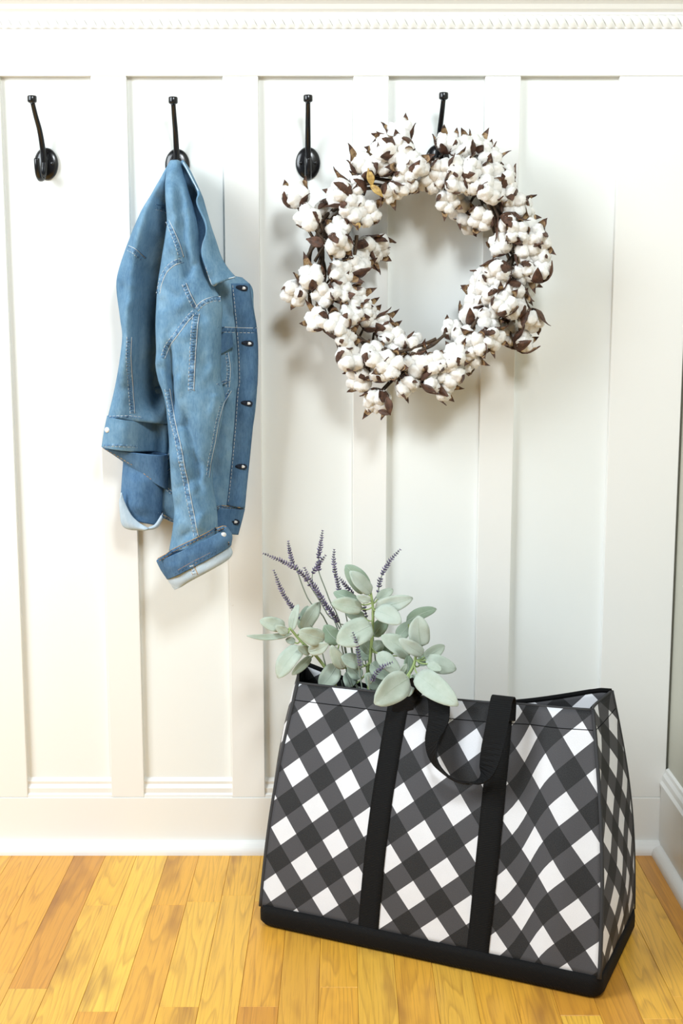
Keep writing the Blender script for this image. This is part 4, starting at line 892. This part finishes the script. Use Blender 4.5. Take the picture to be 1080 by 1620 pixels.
sprig('tall pale lamb\'s ear sprig standing upright in the middle of the tote bag\'s plants',
      [(0.08, -0.19, FLOORZ)] + [(0.0459,-0.1750,0.3668),(0.0478,-0.1750,0.4104),(0.0505,-0.1750,0.4538),(0.0524,-0.1750,0.4969),(0.0481,-0.1750,0.5308)],
      [([(0.0487,-0.1800,0.5284),(0.0131,-0.1900,0.5669)], .024, 0, .08), ([(0.0427,-0.1650,0.5261),(0.0070,-0.1600,0.5715)], .030, 1, .08), ([(0.0558,-0.1800,0.5034),(0.1171,-0.1900,0.5224)], .025, 0, .12), ([(0.0562,-0.1900,0.5019),(0.0975,-0.2150,0.4860)], .029, 0, .06),
       ([(0.0342,-0.1800,0.5017),(-0.0167,-0.1850,0.5128)], .025, 0, .08), ([(0.0281,-0.1600,0.5060),(-0.0134,-0.1500,0.5228)], .021, 1, .06), ([(0.0478,-0.1900,0.5189),(0.0242,-0.1950,0.5264)], .012, 0, .05), ([(0.0493,-0.1900,0.4773),(-0.0076,-0.2100,0.4515)], .042, 0, .08),
       ([(0.0589,-0.1650,0.5143),(0.0861,-0.1500,0.5279)], .016, 0, .06), ([(0.0387,-0.1650,0.4837),(0.0063,-0.1600,0.4941)], .018, 1, .05), ([(0.0035,-0.1900,0.4020),(-0.0167,-0.1950,0.4440)], .020, 0, .06), ([(0.0356,-0.1900,0.4103),(-0.0007,-0.2000,0.4253)], .024, 1, .05),
       ([(0.0480,-0.2000,0.4138),(0.0845,-0.2100,0.3898)], .027, 1, .06), ([(0.0594,-0.2100,0.4351),(0.0955,-0.2250,0.4038)], .025, 0, .05), ([(0.1115,-0.2050,0.4277),(0.0651,-0.2000,0.4609)], .029, 0, .06), ([(0.0725,-0.1500,0.4964),(0.0965,-0.1400,0.5075)], .018, 1, .05), ([(0.0527,-0.1700,0.4525),(0.0768,-0.1600,0.4825)], .022, 1, .05),
       ([(0.0493,-0.1700,0.4236),(0.0246,-0.1700,0.4525)], .020, 1, .05), ([(0.0529,-0.1650,0.4295),(0.0707,-0.1600,0.4391)], .02, 0, .05), ([(0.0315,-0.1900,0.3858),(0.0105,-0.1900,0.4074)], .022, 1, .05), ([(0.0662,-0.2000,0.3743),(0.0381,-0.2100,0.3988)], .024, 1, .05), ([(0.0525,-0.1900,0.3713),(0.0803,-0.1900,0.4074)], .026, 1, .05), ([(0.0176,-0.1800,0.3683),(0.0070,-0.1800,0.3937)], .022, 1, .05), ([(0.0494,-0.1650,0.4149),(0.0248,-0.1550,0.4268)], .024, 1, .05), ([(0.0880,-0.1700,0.4236),(0.0707,-0.1600,0.4354)], .022, 1, .05)], 2)
sprig('broad leaved lamb\'s ear sprig spilling over the front rim of the tote bag',
      [(0.14, -0.22, FLOORZ)] + [(0.0964,-0.2250,0.3711),(0.1039,-0.2250,0.3925),(0.1167,-0.2250,0.4155),(0.1207,-0.2250,0.4350),(0.1199,-0.2250,0.4455)],
      [([(0.1330,-0.2250,0.4367),(0.0926,-0.2350,0.4650)], .020, 0, .08), ([(0.1301,-0.2150,0.4471),(0.1248,-0.2150,0.4986)], .033, 0, .06), ([(0.1086,-0.1600,0.4746),(0.1591,-0.1500,0.4946)], .020, 1, .08), ([(0.0942,-0.1700,0.4482),(0.1175,-0.1650,0.4758)], .022, 1, .05),
       ([(0.1354,-0.2100,0.4273),(0.1692,-0.2000,0.4446)], .019, 0, .08), ([(0.1375,-0.2200,0.4272),(0.1864,-0.2300,0.4123)], .027, 0, .08), ([(0.1400,-0.2350,0.4236),(0.1611,-0.2500,0.4166)], .014, 0, .05), ([(0.1199,-0.2750,0.4182),(0.1796,-0.3450,0.3882)], .036, 0, .12),
       ([(0.1063,-0.2800,0.4128),(0.0511,-0.3250,0.3846)], .042, 0, .06), ([(0.1144,-0.2700,0.3970),(0.1056,-0.2850,0.3839)], .010, 0, .05), ([(0.1095,-0.2350,0.3989),(0.1417,-0.2450,0.3906)], .019, 1, .05), ([(0.1071,-0.2150,0.3995),(0.1094,-0.2050,0.4302)], .016, 1, .05), ([(0.0965,-0.2200,0.4017),(0.1067,-0.2200,0.4194)], .01, 0, .05), ([(0.1273,-0.2200,0.4159),(0.1457,-0.2000,0.4317)], .018, 1, .05)], 3)

def lavender(label, root, spike, stem_mid=None, purple=1.0, seed=0, size=1.0):
    # spike: list tip ... base; then a thin stalk down into the bag
    tip2base = [Vector(p) for p in spike]
    b = tip2base[-1]
    o = empty('lavender_sprig', root, label, 'lavender', 'lavender sprigs in the tote bag')
    st = [tuple(root)] + ([tuple(q) for q in stem_mid] if stem_mid else []) + [tuple(q) for q in tip2base[::-1]]
    L_ = cr(st, 40); v, f = tube_vf(L_, [0.0013 - 0.0007*i/39 for i in range(40)], 6); part('stalk', v, f, M_STALK, o, fix=False)
    r = random.Random(seed*13+3); C = evenly([tuple(q) for q in tip2base], 0.0042); P = []
    n = len(C)
    for i, c in enumerate(C):
        t_ = (C[max(i-1, 0)] - C[min(i+1, n-1)]).normalized(); a = t_.orthogonal().normalized(); bb_ = t_.cross(a)
        u = i/(n-1); sz = size*(0.55 + 0.55*min(1, u*2.5))
        if r.random() < 0.10 and i > n*0.6: continue
        for k in range(6):
            th = 2*math.pi*(k + 0.5*(i % 2))/6 + r.uniform(-.3, .3)
            d = (a*math.cos(th) + bb_*math.sin(th))*0.95 + t_*0.75; d.normalize()
            ln = 0.0056*sz*r.uniform(.75, 1.25); wd = 0.0014*sz
            s1 = d.orthogonal().normalized()*wd; s2 = d.cross(s1).normalized()*wd; m = c + d*ln*0.55
            P.append(([c, m+s1, m+s2, m-s1, m-s2, c + d*ln], [(0,2,1),(0,3,2),(0,4,3),(0,1,4),(5,1,2),(5,2,3),(5,3,4),(5,4,1)]))
    V, F = merge(P); part('flower_spike', V, F, M_LAV, o, smooth=False, kind='stuff', fix=False)
rt = lambda x, y: (x, y, FLOORZ)
lavender('long lavender sprig bending furthest left above the tote bag', rt(0.05, -0.15), [(-0.1299,-0.1400,0.5870),(-0.1060,-0.1400,0.5773),(-0.0831,-0.1400,0.5654),(-0.0644,-0.1400,0.5510),(-0.0531,-0.1400,0.5322)], [(0.0071,-0.1450,0.4168),(-0.0248,-0.1450,0.4862)], seed=1)
lavender('lavender sprig with a short upright spike just right of the longest left-bending one', rt(0.052, -0.145), [(-0.0895,-0.1250,0.6044),(-0.0871,-0.1250,0.5870),(-0.0826,-0.1250,0.5708),(-0.0755,-0.1250,0.5562)], [(-0.0108,-0.1300,0.4201),(-0.0571,-0.1300,0.5082)], seed=2)
lavender('lavender sprig lowest on the left, beside the jacket side of the bag', rt(0.04, -0.15), [(-0.1126,-0.1500,0.5595),(-0.1051,-0.1500,0.5379),(-0.0953,-0.1500,0.5163),(-0.0841,-0.1500,0.5001),(-0.0715,-0.1500,0.4772)], [(-0.0320,-0.1500,0.4182)], seed=3)
lavender('tallest lavender sprig, its spike highest of all', rt(0.065, -0.14), [(-0.0319,-0.1250,0.6224),(-0.0348,-0.1250,0.6015),(-0.0384,-0.1250,0.5798),(-0.0385,-0.1250,0.5544)], [(0.0072,-0.1300,0.4201),(-0.0214,-0.1300,0.5082)], seed=4)
lavender('short lavender sprig crossing the stalk of the tallest one', rt(0.06, -0.15), [(-0.0275,-0.1400,0.5834),(-0.0371,-0.1400,0.5719),(-0.0488,-0.1400,0.5531)], [(0.0000,-0.1450,0.4315),(-0.0425,-0.1450,0.5188)], seed=5)
lavender('straight lavender sprig right of the tallest one', rt(0.07, -0.15), [(-0.0124,-0.1350,0.5918),(-0.0128,-0.1350,0.5709),(-0.0092,-0.1350,0.5474),(-0.0036,-0.1350,0.5231)], [(0.0178,-0.1450,0.4241)], seed=6)
lavender('thick purple lavender sprig in the middle of the leaves', rt(0.062, -0.155), [(-0.0611,-0.1550,0.5648),(-0.0527,-0.1550,0.5462),(-0.0405,-0.1550,0.5264),(-0.0275,-0.1550,0.5048),(-0.0049,-0.1550,0.4734)], [(0.0177,-0.1550,0.4195)], seed=7, size=1.15)
lavender('lavender sprig furthest right, leaning right above the leaves', rt(0.10, -0.15), [(0.0983,-0.1200,0.5897),(0.0856,-0.1200,0.5752),(0.0732,-0.1200,0.5571),(0.0651,-0.1200,0.5352),(0.0623,-0.1200,0.5162)], [(0.0537,-0.1300,0.4422)], seed=8)
lavender('short lavender sprig half hidden behind the tall pale sprig', rt(0.08, -0.15), [(-0.0028,-0.1400,0.5445),(0.0064,-0.1400,0.5329),(0.0195,-0.1400,0.5170)], [(0.0356,-0.1450,0.4461)], seed=9)
lavender('small faded lavender sprig in front of the big centre leaf', rt(0.085, -0.21), [(0.0189,-0.2150,0.4694),(0.0241,-0.2150,0.4553),(0.0276,-0.2150,0.4358),(0.0304,-0.2150,0.4145)], [(0.0312,-0.2100,0.3916)], seed=10, size=0.85)
lavender('small faded lavender sprig lying over the bag\'s front rim', rt(0.10, -0.235), [(0.0813,-0.2350,0.4257),(0.0666,-0.2350,0.4187),(0.0547,-0.2350,0.4060),(0.0479,-0.2350,0.3901)], [(0.0463,-0.2350,0.3741)], seed=11, size=0.95)
lavender('lavender sprig peeping out under the small top leaf', rt(0.085, -0.16), [(0.0375,-0.1500,0.5048),(0.0389,-0.1500,0.4928),(0.0418,-0.1500,0.4801)], [(0.0425,-0.1550,0.4341)], seed=12, size=0.9)
